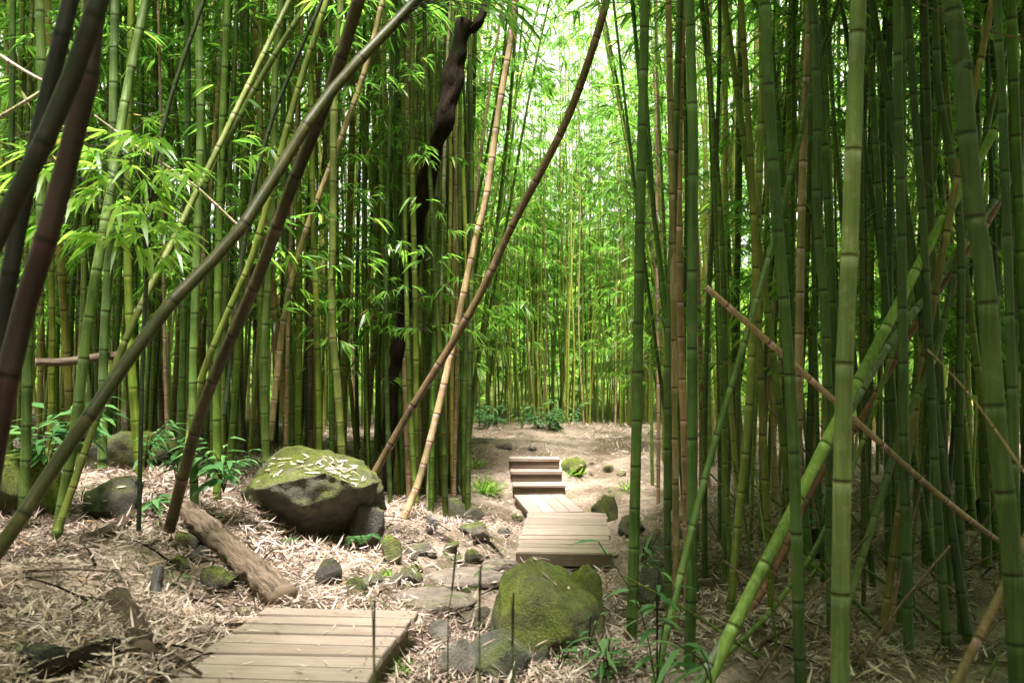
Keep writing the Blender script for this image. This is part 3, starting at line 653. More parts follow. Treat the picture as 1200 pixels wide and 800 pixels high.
def acc_far(px, d): return 540 < px < 800
far_n = 300 - N_BAMBOO
for x, y, px in scatter(far_n, acc_far, (540, 800), (18.2, 22.5), .2, rng):
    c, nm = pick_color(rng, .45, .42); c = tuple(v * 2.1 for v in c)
    gap = 585 < px < 735
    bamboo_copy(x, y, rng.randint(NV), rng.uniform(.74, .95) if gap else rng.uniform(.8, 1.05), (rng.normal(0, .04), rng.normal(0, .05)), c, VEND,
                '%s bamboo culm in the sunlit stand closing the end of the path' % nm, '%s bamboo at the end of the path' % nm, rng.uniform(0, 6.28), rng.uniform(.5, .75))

# the rest of the forest: one uncountable mass
rng = np.random.RandomState(5)
Gs = Geo(); stalks = []; leaves = []
def far_one(x, y, k, s, leafset, color_r, lean=(0, 0)):
    raw = VRAW[k]; a = rng.uniform(0, 6.28); ca, sa = math.cos(a), math.sin(a)
    M = np.array([[ca, -sa, 0], [sa, ca, 0], [0, 0, 1.0]]); tl = rng.normal(0, .04, 2) + np.array(lean)
    M = np.array([[1, 0, tl[0]], [0, 1, tl[1]], [0, 0, 1]]) @ M
    off = np.array([x, y, g1(x, y) - .03])
    v, F_, U = raw['stalk']; tn = rng.uniform(.55, .95)
    v = np.stack([v[:, 0], v[:, 1], v[:, 2]], 1); c_ = np.stack([np.interp(v[:, 2], VPATH[k][:, 2], VPATH[k][:, q_]) for q_ in (0, 1)], 1); v[:, :2] = c_ + (v[:, :2] - c_) * tn; cr = rng.rand(); Gs.add(v @ M.T * s + off, F_, 0, [np.full(len(f_), cr) for f_ in F_], U)
    if leafset:
        A = [q.copy() for q in raw[leafset]]
        A[0] = A[0] @ M.T * s + off; A[1] = A[1] @ M.T; A[2] = A[2] @ M.T
        leaves.append(A)
def mass(n, prange, drange, accept, leafset, smin, smax, dmin=.3):
    c = 0; t = 0
    while c < n and t < 20000:
        t += 1
        px = rng.uniform(*prange); d = rng.uniform(*drange)
        if not accept(px, d): continue
        x = (px - 600) / FOC * d
        if not far_enough(x, d, dmin): continue
        placed.append((x, d)); gap = 575 < px < 745
        s = rng.uniform(smin, smax) * (.66 if gap else 1)
        far_one(x, d, rng.randint(NV), s, leafset, 0); c += 1
mass(70, (445, 550), (10.5, 15), lambda p, d: True, None, .8, 1.15, .09)
mass(50, (-250, 546), (11.5, 21), lambda p, d: True, 'top', .8, 1.15, .13)
mass(190, (-250, 546), (11.5, 21), lambda p, d: True, None, .8, 1.15, .13)
mass(175, (775, 1400), (9.2, 18), lambda p, d: p > 790 or d > 13, None, .75, 1.1, .09)
mass(130, (542, 800), (18.3, 22), lambda p, d: True, None, .8, 1.05, .08)
mass(34, (542, 800), (18.4, 23), lambda p, d: True, 'end', .8, 1.0, .12)
mass(100, (-420, 545), (16, 24), lambda p, d: True, 'leaves', .8, 1.15)
mass(80, (790, 1620), (15, 24), lambda p, d: True, 'leaves', .75, 1.1)
mass(7, (590, 725), (19, 23), lambda p, d: True, 'end', 1.3, 1.5, .12)
mass(18, (540, 800), (24, 33), lambda p, d: True, 'end', .6, .8, .5)
# beside and behind the camera, they only shade the place
for i in range(470):
    a = rng.uniform(0, 6.28); r = math.sqrt(rng.uniform(2.6 ** 2, 15 ** 2))
    x, y = r * math.cos(a), r * math.sin(a)
    if y > 1.2 and abs(x) < y * .62 + .7: continue
    if abs(x + .5) < 1.1 and y < 3 and y > -3.5: continue
    far_one(x, y, rng.randint(NV), rng.uniform(.8, 1.1), 'top' if r < 5 else 'leaves', 0)
for i in range(24):  # leaning culms out of frame, added so their crowns shade the foreground
    sd = -1 if i % 6 < 1 else 1; y = rng.uniform(.3, 5.0); x = sd * (y * .62 + rng.uniform(.9, 2.2)); far_one(x, y, rng.randint(NV), rng.uniform(.85, 1.05), 'top', 0, (-sd * rng.uniform(.05, .24), rng.uniform(-.05, .12)))
o = link('bamboo_forest', Gs.build('bamboo_forest', [M_CULMFAR, M_LEAF]), None, (.085, .105, .022, 1))
A = [np.concatenate([l[i] for l in leaves]) for i in range(7)]
vv, FF, RR = leaf_geo(A, True)
ug = Leaves()
for i in range(9500):
    px_ = rng.uniform(-500, 1700); d_ = rng.uniform(23.5, 47); x_ = (px_ - 600) / FOC * d_
    c_ = np.array([x_, d_, g1(x_, d_) + rng.uniform(.1, 3.0)]); fan(ug, c_, np.append(rng.normal(0, 1, 2), 0), rng, 12, .34 + .008 * (d_ - 23), .12)
for i in range(2600):
    px_ = rng.uniform(770, 1500); d_ = rng.uniform(15, 25); x_ = (px_ - 600) / FOC * d_
    c_ = np.array([x_, d_, g1(x_, d_) + rng.uniform(.3, 8.5)]); fan(ug, c_, np.append(rng.normal(0, 1, 2), 0), rng, 9, .25, .12)
for i in range(1500):
    px_ = rng.uniform(545, 790); d_ = rng.uniform(19.5, 25); x_ = (px_ - 600) / FOC * d_
    c_ = np.array([x_, d_, g1(x_, d_) + rng.uniform(1.4, 8.3)]); fan(ug, c_, np.append(rng.normal(0, 1, 2), 0), rng, 8, .2, .16)
A = [np.concatenate([p, q]) for p, q in zip(A, ug.arrays())]
vv, FF, RR = leaf_geo(A, True)
# leaves join the same mesh
Gs.add(vv, FF, 1, RR)
old = o.data; o.data = Gs.build('bamboo_forest', [M_CULMFAR, M_LEAF]); bpy.data.meshes.remove(old)
tag(o, 'dense mass of distant bamboo stems and leaves closing off the view', 'bamboo forest', kind='stuff')

# ------------------------------------------------------------------ ground sheet
xs = np.concatenate([[-250, -140, -80, -45, -30, -22, -17, -14], np.arange(-12, 12, .11), [12, 14, 17, 22, 30, 45, 80, 140, 250]])
ys = np.concatenate([[-250, -140, -80, -45, -25, -14, -8, -4, -1.5, 0], np.arange(1, 24, .11), [24, 26, 30, 38, 55, 90, 150, 250]])
X, Y = np.meshgrid(xs, ys); Z = ground(X.ravel(), Y.ravel())
nx, ny = len(xs), len(ys)
i = (np.arange(ny - 1)[:, None] * nx + np.arange(nx - 1)[None]).ravel()
Gg = Geo(); Gg.add(np.stack([X.ravel(), Y.ravel(), Z], 1), [np.stack([i, i + 1, i + nx + 1, i + nx], -1)])
tag(link('ground', Gg.build('ground', [M_GROUND])), kind='structure')

# ------------------------------------------------------------------ rocks
def ico(sub):
    import bmesh
    bm = bmesh.new(); bmesh.ops.create_icosphere(bm, subdivisions=sub, radius=1)
    v = np.array([q.co[:] for q in bm.verts]); f = np.array([[q.index for q in p.verts] for p in bm.faces]); bm.free(); return v, f
ICO = {s: ico(s) for s in (3, 4, 5)}
ROCK_BVH = []
def rock(label, loc, dims, seed, color=(.10, .095, .085), moss=.25, rz=0, cuts=None, sub=4, rough=.26, ncut=10, name='rock', cat='rock', group=None, tilt=(0, 0)):
    v, f = ICO[sub]; v = v.copy(); rng = np.random.RandomState(seed)
    if cuts is None:
        cuts = []
        for i in range(ncut):
            n = unit(rng.normal(0, 1, 3)); cuts.append((n, rng.uniform(.42, .8)))
    disp = np.array([noise.fractal(Vector(p) * 1.3 + Vector((seed * 3.1, 0, 0)), 1.0, 2.0, 4) for p in v])
    v = v * (1 + rough * disp)[:, None]
    for n, d in cuts:
        n = unit(n); s = v @ n - d; v = v - n[None] * (np.maximum(s, 0) * .92)[:, None]
    fine = np.array([noise.fractal(Vector(p) * 4.5 + Vector((0, seed * 1.7, 0)), .9, 2.1, 4) for p in v])
    v = v * (1 + .06 * fine)[:, None]
    v = v * np.array(dims)[None]
    o = thing_mesh = None
    Gr = Geo(); Gr.add(v, [f]); me = Gr.build(name, [M_ROCK])
    o = link(name, me, None, (*color, moss)); o.location = loc; o.rotation_euler = (tilt[0], tilt[1], rz)
    tag(o, label, cat, group)
    Mx = np.array(Matrix.Translation(loc) @ o.rotation_euler.to_matrix().to_4x4())
    w = v @ Mx[:3, :3].T + Mx[:3, 3]
    ROCK_BVH.append((label, BVHTree.FromPolygons([tuple(q) for q in w], f.tolist()), w.min(0), w.max(0)))
    return o

def rock_px(label, px, py, wpx, hpx, seed, depth_ratio=.9, sink=.25, d=None, **kw):
    """px,py: bottom centre of the visible stone in the photo, wpx,hpx: its size there"""
    b = hit(px, py) if d is None else P(px, py, d)
    d = b[1]; w = wpx * d / FOC / 2; h = hpx * d / FOC
    sz = h / (2 - 2 * sink) if sink < .9 else h
    sy = w * depth_ratio
    return rock(label, (b[0], b[1] + sy * .8, b[2] + h - sz), (w, sy, sz), seed, **kw)

# big boulders
bl = P(364, 640, 7.4)
rock('big mossy boulder on the left bank with dry leaves on its top', (P(364, 560, 7.75)[0], 7.75, .55), (.60, .52, .44), 3, (.085, .082, .065), .28, 0, sub=5, rough=.34,
     cuts=[((-.25, -.35, .95), .62), ((.55, -.2, .8), .72), ((.2, -.95, -.1), .72), ((-.85, -.45, -.15), .8), ((.9, -.3, -.3), .78), ((-.3, -.7, -.7), .55), ((.5, -.6, -.75), .52), ((-.55, -.3, .75), .72)])
rock('smaller dark rock tucked under the right side of the big left boulder', (P(432, 620, 7.7)[0], 7.75, .28), (.15, .2, .26), 5, (.06, .058, .05), .12, .3)
rock('large green mossy boulder in front of the second boardwalk', (P(645, 735, 5.6)[0], 5.62, .06), (.39, .40, .43), 8, (.11, .105, .075), .32, .1, sub=5, rough=.14,
     cuts=[((.34, -.25, .9), .56), ((-.55, -.25, .8), .70), ((.75, -.62, .15), .66), ((-.35, -.9, .25), .72), ((-.9, 0, .2), .82), ((.1, -.75, -.65), .6), ((.85, .35, .3), .72)])
rock('mossy rock leaning against the back of the large green boulder', (P(683, 690, 6.1)[0], 6.12, .14), (.23, .26, .29), 12, (.10, .10, .06), .4, .4, rough=.2)
# left bank rocks
rock_px('mossy rock at the left edge behind the stout bamboo culm', 0, 612, 115, 108, 21, color=(.05, .05, .04), moss=.5, sub=4)
rock_px('dark rock with moss on top, under the big leaning pole at left', 112, 612, 95, 62, 22, color=(.045, .042, .036), moss=.17)
rock_px('low mossy rock behind the dark one on the left bank', 140, 556, 120, 50, 23, color=(.06, .06, .045), moss=.32)
rock_px('small mossy green rock on the upper left bank', 78, 522, 50, 42, 24, color=(.07, .075, .04), moss=.42)
for i, (px, py, w, h, mo, col, lab) in enumerate([
    (215, 646, 34, 24, .18, (.07, .065, .055), 'small mossy stone left of the weathered log'),
    (205, 672, 30, 26, .30, (.08, .08, .06), 'bright mossy stone beside the grey stump piece'),
    (245, 700, 55, 30, .22, (.05, .045, .04), 'dark mossy stone below the weathered log'),
    (232, 660, 34, 20, .1, (.06, .055, .05), 'dark stone touching the underside of the weathered log'),
    (432, 692, 46, 20, .12, (.14, .13, .12), 'grey flat stone beside the far corner of the near boardwalk'),
    (470, 690, 44, 24, .16, (.12, .11, .09), 'grey stone with mossy crest at the edge of the path'),
    (455, 660, 34, 42, .30, (.08, .08, .05), 'mossy upright rock below the big left boulder'),
    (415, 700, 30, 22, .2, (.07, .065, .055), 'small stone behind the near boardwalk'),
    (380, 690, 40, 36, .08, (.04, .035, .03), 'dark earthy rock in the hollow under the big boulder'),
    (492, 655, 36, 22, .28, (.13, .125, .11), 'grey mossy stone in the litter left of the path'),
    (505, 620, 20, 17, -.1, (.11, .105, .11), 'smooth grey pebble boulder near the bamboo feet'),
    (503, 628, 14, 11, -.1, (.08, .075, .08), 'small dark stone touching the smooth grey one'),
    (533, 612, 36, 26, .26, (.08, .08, .06), 'mossy rock at the foot of the bamboo left of the path'),
    (553, 612, 26, 20, .22, (.10, .10, .075), 'round mossy rock behind the striped grey one'),
    (556, 630, 40, 22, .2, (.12, .115, .09), 'greenish rock in the middle of the pebbly bank'),
    (562, 636, 24, 18, -.02, (.13, .11, .10), 'bare brownish stone below the greenish rock'),
    (590, 629, 20, 14, .05, (.12, .115, .1), 'round stone alone in litter left of the second boardwalk'),
    (555, 662, 26, 24, .2, (.07, .065, .05), 'dark mossy stone above the flat path slabs'),
    (530, 650, 24, 18, .22, (.12, .11, .08), 'mossy stone left of the dark one above the slabs'),
    (607, 612, 16, 10, .3, (.1, .11, .06), 'tiny mossy stone at the corner of the second boardwalk'),
    (552, 738, 52, 28, .13, (.11, .10, .08), 'brownish rock left of the large green boulder'),
    (518, 760, 40, 28, -.05, (.15, .135, .125), 'pale angular rock right of the near boardwalk'),
    (535, 800, 44, 50, -.12, (.19, .175, .165), 'pale grey slab rock tilted up at the bottom of the photo'),
    (582, 806, 80, 66, .13, (.10, .105, .095), 'speckled grey green rock at the bottom of the photo'),
    (583, 745, 30, 18, .24, (.08, .08, .05), 'small mossy rock wedged left of the large green boulder'),
    (637, 785, 30, 30, .12, (.07, .07, .055), 'small dark rock under the front of the large green boulder'),
    (697, 657, 42, 12, .03, (.17, .145, .115), 'flat brown stone leaning on the second boardwalk front'),
    (738, 632, 38, 26, .17, (.10, .10, .075), 'rounded mossy rock right of the second boardwalk'),
    (762, 656, 52, 28, .12, (.15, .14, .11), 'pale mossy stone beyond the slim alone culm'),
    (710, 612, 40, 34, .28, (.045, .045, .03), 'dark mossy bank rock behind the right side of the second boardwalk'),
    (765, 715, 50, 44, .18, (.09, .09, .07), 'mossy rock in the litter right of the slim alone culm'),
    (675, 560, 34, 24, .35, (.07, .08, .04), 'mossy hump beside the wooden steps'),
    (713, 555, 18, 12, .3, (.12, .12, .08), 'small mossy stone right of the wooden steps'),
    (728, 560, 14, 10, .25, (.13, .13, .09), 'tiny pale stone right of the wooden steps'),
    (560, 522, 30, 12, .1, (.15, .135, .12), 'low stone at the left of the upper path'),
    (592, 526, 24, 10, .02, (.12, .10, .09), 'dark low stone above the wooden steps'),
    (622, 529, 14, 8, -.02, (.10, .085, .075), 'small dark stone just above the wooden steps'),
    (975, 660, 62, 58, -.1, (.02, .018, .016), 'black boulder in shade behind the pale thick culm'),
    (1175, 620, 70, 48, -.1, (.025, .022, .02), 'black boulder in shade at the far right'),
    (40, 792, 60, 40, -.02, (.035, .032, .03), 'dark rock in the bottom left corner')]):
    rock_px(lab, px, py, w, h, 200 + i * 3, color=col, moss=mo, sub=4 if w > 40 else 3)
for i in range(46):
    if i < 30: px, py = R.uniform(430, 600), R.uniform(600, 700)
    elif i < 38: px, py = R.uniform(690, 770), R.uniform(545, 700)
    else: px, py = R.uniform(495, 640), R.uniform(720, 800)
    sz_ = R.uniform(7, 18) * (py - 430) / 230
    rock_px('small loose stone half sunk in the litter of the path bank', px, py, sz_, sz_ * R.uniform(.45, .75), 900 + i, color=tuple(np.array((.12, .11, .095)) * R.uniform(.6, 1.4)), moss=R.uniform(-.05, .4), sub=3, name='stone', cat='stone', group='small loose stones on the path bank')
# flat slabs of the path
for i, (px, py, w, dpt, lab) in enumerate([(545, 683, 100, .32, 'broad flat stone slab set in the path before the second boardwalk'), (500, 712, 120, .34, 'broad flat stone slab behind the near boardwalk corner'),
                                           (585, 668, 44, .15, 'narrow flat stone slab close to the second boardwalk')]):
    b = hit(px, py); rock(lab, (b[0], b[1], b[2] + .04), (w * b[1] / FOC / 2, dpt, .06), 400 + i, (.23, .195, .175), -.35, .15 * i, ncut=5, rough=.1, name='stone_slab', cat='stone slab', cuts=[((0, 0, 1), .6), ((.8, .5, .1), .8), ((-.7, .6, 0), .8), ((.3, -.9, 0), .8)])

# ------------------------------------------------------------------ boardwalks and steps
def box(x0, x1, y0, y1, z0, z1, bev=.004, jit=None):
    import bmesh
    bm = bmesh.new(); bmesh.ops.create_cube(bm, size=1)
    for v in bm.verts: v.co = Vector(((x0 + x1) / 2 + v.co.x * (x1 - x0), (y0 + y1) / 2 + v.co.y * (y1 - y0), (z0 + z1) / 2 + v.co.z * (z1 - z0)))
    if jit:
        for v in bm.verts: v.co += Vector(jit.normal(0, .003, 3))
    bmesh.ops.bevel(bm, geom=bm.edges[:], offset=bev, segments=2, affect='EDGES')
    bm.verts.index_update()
    v = np.array([q.co[:] for q in bm.verts]); fs = [[q.index for q in p.verts] for p in bm.faces]; bm.free()
    me = bpy.data.meshes.new('board'); me.from_pydata(v.tolist(), [], fs); return me
M_SCREW, _nt, _o = mat('rusty screw'); _b = nd(_nt, 'ShaderNodeBsdfPrincipled', i_Roughness=.6); _b.inputs['Base Color'].default_value = (.03, .02, .015, 1); _nt.links.new(_b.outputs[0], _o.inputs[0])
def board(name, parent, mat_, *a, **kw):
    me = box(*a, **kw)
    if name == 'plank' and a[1] - a[0] > a[3] - a[2]:
        vs = [tuple(v.co) for v in me.vertices]; fs = [tuple(p.vertices) for p in me.polygons]; nb = len(fs)
        for sx_ in (a[0] + .055, a[1] - .055):
            for sy_ in (.25, .75):
                cx_, cy_ = sx_ + rng.normal(0, .004), a[2] + (a[3] - a[2]) * sy_; b0 = len(vs)
                vs += [(cx_ + .0065 * math.cos(q * math.pi / 4), cy_ + .0065 * math.sin(q * math.pi / 4), a[5] + .0045) for q in range(8)]; fs.append(tuple(range(b0, b0 + 8)))
        me = bpy.data.meshes.new('plank'); me.from_pydata(vs, [], fs); me.materials.append(mat_); me.materials.append(M_SCREW)
        for p in me.polygons[nb:]: p.material_index = 1
        return link(name, me, parent)
    pass; me.name = name; me.materials.append(mat_); return link(name, me, parent)

rng = np.random.RandomState(3)
def boardwalk(label, origin, ang, width, length, pitch, gap, thick, z_slope=0, front=True, beam=.12):
    o = thing('boardwalk', origin, label, 'boardwalk', None, ang)
    o.rotation_euler = (z_slope, 0, ang)
    n = int(round(length / pitch))
    for i in range(n):
        e = rng.uniform(-.012, .012)
        dz = rng.normal(0, .0015)
        board('plank', o, M_PLANK, -width / 2 + e, width / 2 + e, i * pitch + gap / 2, (i + 1) * pitch - gap / 2, -thick + dz, dz, jit=rng)
    for s in (-1, 1):
        board('beam', o, M_FASCIA, s * width * .42 - .025, s * width * .42 + .025, .05, n * pitch - .04, -thick - .006 - beam, -thick - .006)
    if front:
        board('front_board', o, M_FASCIA, -width / 2 + .002, width / 2 - .002, -.045, -.004, -thick - .075, -.008)
    return o
# near one: far edge 5.5 m away
W1 = .90; a1 = rad(-5)
far = np.array([-.99, 5.5]); dirn = np.array([math.sin(-a1), math.cos(-a1)]); org = far - dirn * 3.0
boardwalk('near wooden boardwalk of wide planks running out of the bottom edge', (org[0], org[1], .20), a1, W1, 3.0, .176, .018, .04, front=False)
a2 = rad(-4.0)
c2 = (P(605, 645, 8.4) + P(717, 645, 8.4)) / 2
boardwalk('second wooden boardwalk of planks below the wooden steps', (c2[0], 8.4, -.045), a2, .86, 2.0, .182, .014, .04, z_slope=.024)
c3 = (P(619, 600, 10.38)[0] + P(686, 600, 10.38)[0]) / 2
o3 = thing('boardwalk', (c3, 10.43, .0), 'smooth narrow wooden platform joining the second boardwalk to the steps', 'boardwalk'); o3.rotation_euler = (.012, 0, rad(7))
for i in range(4):
    board('plank', o3, M_PLANK, -.31 + i * .156, -.31 + (i + 1) * .156 - .003, 0, 1.32, -.04, 0, jit=None)
for s in (-1, 1): board('beam', o3, M_FASCIA, s * .27 - .025, s * .27 + .025, .02, 1.3, -.2, -.043)
# steps
x0, x1 = P(601, 570, 11.8)[0], P(663, 570, 11.8)[0]
st = thing('wooden_steps', ((x0 + x1) / 2, 11.8, 0), 'three low wooden steps at the end of the boardwalk climbing to the upper path', 'steps'); st.rotation_euler = (0, 0, rad(2))
hw = (x1 - x0) / 2
for i, (dy, z, zb, dx) in enumerate([(0, .125, .0, 0), (.30, .262, .128, -.012), (.60, .395, .265, -.02)]):
    board('tread', st, M_PLANK, -hw + dx, hw + dx, dy - .02, dy + .31, z - .035, z, jit=rng)
    board('riser', st, M_FASCIA, -hw + dx + .008, hw + dx - .008, dy, dy + .04, zb + .002, z - .037)
    for s in (-1, 1): board('stringer', st, M_FASCIA, s * (hw - .03) + dx - .02, s * (hw - .03) + dx + .02, dy + .045, dy + .29, zb - .1, z - .038)

# ------------------------------------------------------------------ logs
def log(name, label, pts, r0, r1, material, seed, rough=.35, sides=14, cat='log', group=None):
    o_loc = np.array(pts[0]); path, t = smooth_path(np.array(pts) - o_loc, .018 if r0 > .015 else .05); sides = sides * 2 if r0 > .015 else sides
    v, F_, U = tube(path, np.linspace(r0, r1, len(path)), sides, True, np.stack([t, t], 1), rough * .55, seed)
    Gl = Geo(); Gl.add(v, F_, 0, None, U); o = link(name, Gl.build(name, [material])); o.location = tuple(o_loc); tag(o, label, cat, group); return o
def gp(px, py, up=0.0, d=None):
    h = hit(px, py) if d is None else P(px, py, d); return (h[0], h[1], h[2] + up)
log('log', 'weathered brown log lying down the bank towards the near boardwalk', [P(222, 600, 6.9), P(250, 626, 6.5), P(290, 662, 6.1), P(332, 700, 5.75)], .075, .09, M_LOG, 4, .5)
log('log', 'mossy dark log end sticking up near the bottom left', [gp(138, 706, .03), gp(150, 735, .05), gp(166, 778, .04)], .06, .075, M_LOGM, 6)
log('log', 'dark rotten log lying in the bottom left litter', [gp(40, 806, .03), gp(90, 784, .04), gp(134, 763, .03)], .05, .038, M_DARK, 7)
log('log', 'dark half buried log under the bamboo at left', [gp(100, 640, .03), gp(128, 628, .03), gp(160, 606, .04)], .05, .045, M_LOGM, 8)
log('log', 'grey split stump piece standing in the left litter', [gp(178, 700, -.05), P(181, 684, hb(178, 698)), P(186, 664, hb(178, 698) + .05)], .062, .034, M_LOGG, 9, .9)
log('log', 'pale dead branch lying level behind the left bamboo', [P(42, 424, 7.2), P(70, 424, 7.3), P(105, 420, 7.4), P(140, 416, 7.5)], .03, .036, M_LOG, 10, .2)
log('log', 'dark root arching over the bank left of the path', [gp(555, 640, .03), gp(572, 644, .07), gp(590, 656, .02)], .02, .012, M_DARK, 11, .3, 8)
rng = np.random.RandomState(77)
for i in range(70):
    if i < 40: px, py = rng.uniform(10, 330), rng.uniform(600, 795)
    elif i < 48: px, py = rng.uniform(440, 600), rng.uniform(600, 700)
    else: px, py = rng.uniform(700, 1190), rng.uniform(640, 790)
    h = hit(px, py); a = rng.uniform(0, 3.14); ln = rng.uniform(.15, .5)
    p0 = h + np.array([-math.cos(a), -math.sin(a), 0]) * ln / 2; p2 = h + np.array([math.cos(a), math.sin(a), 0]) * ln / 2
    for q in (p0, p2): q[2] = g1(q[0], q[1]) + rng.uniform(.02, .06)
    m_ = h.copy(); m_[2] = (p0[2] + p2[2]) / 2 + .015
    log('stick', 'short dry stick lying in the dead leaves', [p0, m_, p2], rng.uniform(.005, .011), .004, (M_LOG, M_LOGM, M_DARK)[i % 3], 500 + i, .2, 6, 'stick', 'dry sticks in the leaf litter')

# ------------------------------------------------------------------ leaf litter
rng = np.random.RandomState(9)
def litter(n, yr, spread, dens, size):
    y = rng.uniform(*yr, n); x = (rng.uniform(-1, 1, n)) * (y * .62 + .4) * spread
    keep = rng.rand(n) < dens(x, y); return x[keep], y[keep], np.full(keep.sum(), size)
def on_deck(x, y):
    dx, dy = x - org[0], y - org[1]; u = dx * math.cos(a1) + dy * math.sin(a1); w = -dx * math.sin(a1) + dy * math.cos(a1)
    r = (abs(u) < W1 / 2 + .02) & (w > 0) & (w < 3.02)
    dx, dy = x - c2[0], y - 8.4; u = dx * math.cos(a2) + dy * math.sin(a2); w = -dx * math.sin(a2) + dy * math.cos(a2)
    r |= (abs(u) < .45) & (w > -.06) & (w < 2.02)
    r |= (abs(x - c3 + (y - 10.4) * .12) < .34) & (y > 10.4) & (y < 12.75)
    return r
def dens_near(x, y):
    n = vnoise(x * 1.7, y * 1.7, 21) + .6 * vnoise(x * 4.2, y * 4.2, 22)
    d = np.clip(.66 + 1.7 * n, .2, 1)
    path = np.exp(-((x + .15 + .05 * (y - 6)) ** 2) / .5) * ((y > 6.2) & (y < 8.3))
    return d * (1 - .9 * path)
parts = []
for n, yr, size in ((165000, (2.4, 6.0), .092), (130000, (6.0, 10), .098), (80000, (10, 20), .115)):
    x, y, s = litter(n, yr, 1.0, dens_near, size); k = ~on_deck(x, y); parts.append((x[k], y[k], s[k]))
x = np.concatenate([p[0] for p in parts]); y = np.concatenate([p[1] for p in parts]); s = np.concatenate([p[2] for p in parts])
right = (x > .62 + .02 * y) & (y < 12)
k = ~right | (rng.rand(len(x)) < .4); x, y, s = x[k], y[k], s[k]
N = len(x); z = ground(x, y) + rng.uniform(.002, .05, N) * (.5 + rng.rand(N))
a = rng.uniform(0, 2 * np.pi, N); pt = rng.normal(0, .25, N)
D = np.stack([np.cos(a) * np.cos(pt), np.sin(a) * np.cos(pt), np.sin(pt)], 1)
Nn = np.array([0, 0, 1.0])[None] + rng.normal(0, .45, (N, 3))
l = s * rng.uniform(.45, 1.4, N); r = np.clip(rng.beta(1.7, 1.6, N) + .35 * vnoise(x * 1.1, y * 1.1, 31) + .3 * vnoise(x * 3.3, y * 3.3, 33), 0, .95); r = np.where(rng.rand(N) < .015, .965, r); r = np.where(rng.rand(N) < .006, .99, r)
trod = np.exp(-((x - .35) ** 2) / 1.4) * (y > 8); r = np.where(r < .95, np.clip(r + .25 * np.exp(-((x - .8) ** 2) / 3.0) * (y > 8.5), 0, .945), r); l = l * (1 - .45 * trod)
Al = [np.stack([x, y, z], 1), D, Nn, l, l * rng.uniform(.06, .135, N), rng.normal(.05, .3, N), r]
# leaves caught on stones and boards
ex = Leaves()
def drop_on(bv, n, lo, hi, size, cx=None, rr=None):
    for i in range(n):
        if cx is None: px_, py_ = rng.uniform(lo[0], hi[0]), rng.uniform(lo[1], hi[1])
        else: px_, py_ = cx[0] + rng.normal(0, rr), cx[1] + rng.normal(0, rr)
        h = bv.ray_cast(Vector((px_, py_, 5)), Vector((0, 0, -1)))
        if h[0] is None or h[1].z < .45: continue
        a_ = rng.uniform(0, 6.28); d_ = np.array([math.cos(a_), math.sin(a_), 0]); nn_ = np.array(h[1]); d_ = unit(d_ - nn_ * d_.dot(nn_))
        ex.leaf(np.array(h[0]) + nn_ * rng.uniform(.004, .02) - d_ * size * .45, d_ + rvec(rng, .12), nn_ + rvec(rng, .2), size * rng.uniform(.5, 1.3), size * .15, .05, min(.95, rng.beta(3, 1.4)))
for lab, bv, lo, hi in ROCK_BVH:
    area = (hi[0] - lo[0]) * (hi[1] - lo[1])
    drop_on(bv, int(5 + 12 * area), lo, hi, .09)
    if lab.startswith('big mossy'):
        q = P(396, 566, 7.55); drop_on(bv, 75, lo, hi, .085, (q[0], q[1]), .10); q = P(316, 550, 7.5); drop_on(bv, 30, lo, hi, .10, (q[0], q[1] + .1), .13)
for i in range(130):
    w = rng.uniform(.05, 2.95); u = rng.uniform(-.43, .43); xx = org[0] + u * math.cos(a1) - w * math.sin(a1); yy = org[1] + u * math.sin(a1) + w * math.cos(a1)
    ex.leaf(np.array([xx, yy, .206]), np.array([*rng.normal(0, 1, 2), .02]), UP + rvec(rng, .1), rng.uniform(.02, .085), .008, 0, rng.beta(3, 1.5) * .95)
B = ex.arrays()
Al = [np.concatenate([p, q]) for p, q in zip(Al, B)]
vv, FF, RR = leaf_geo(Al); Gl = Geo(); Gl.add(vv, FF, 0, RR)
tag(link('leaf_litter', Gl.build('leaf_litter', [M_LITTER])), 'carpet of dry pale bamboo leaves covering the ground', 'leaf litter', kind='stuff')

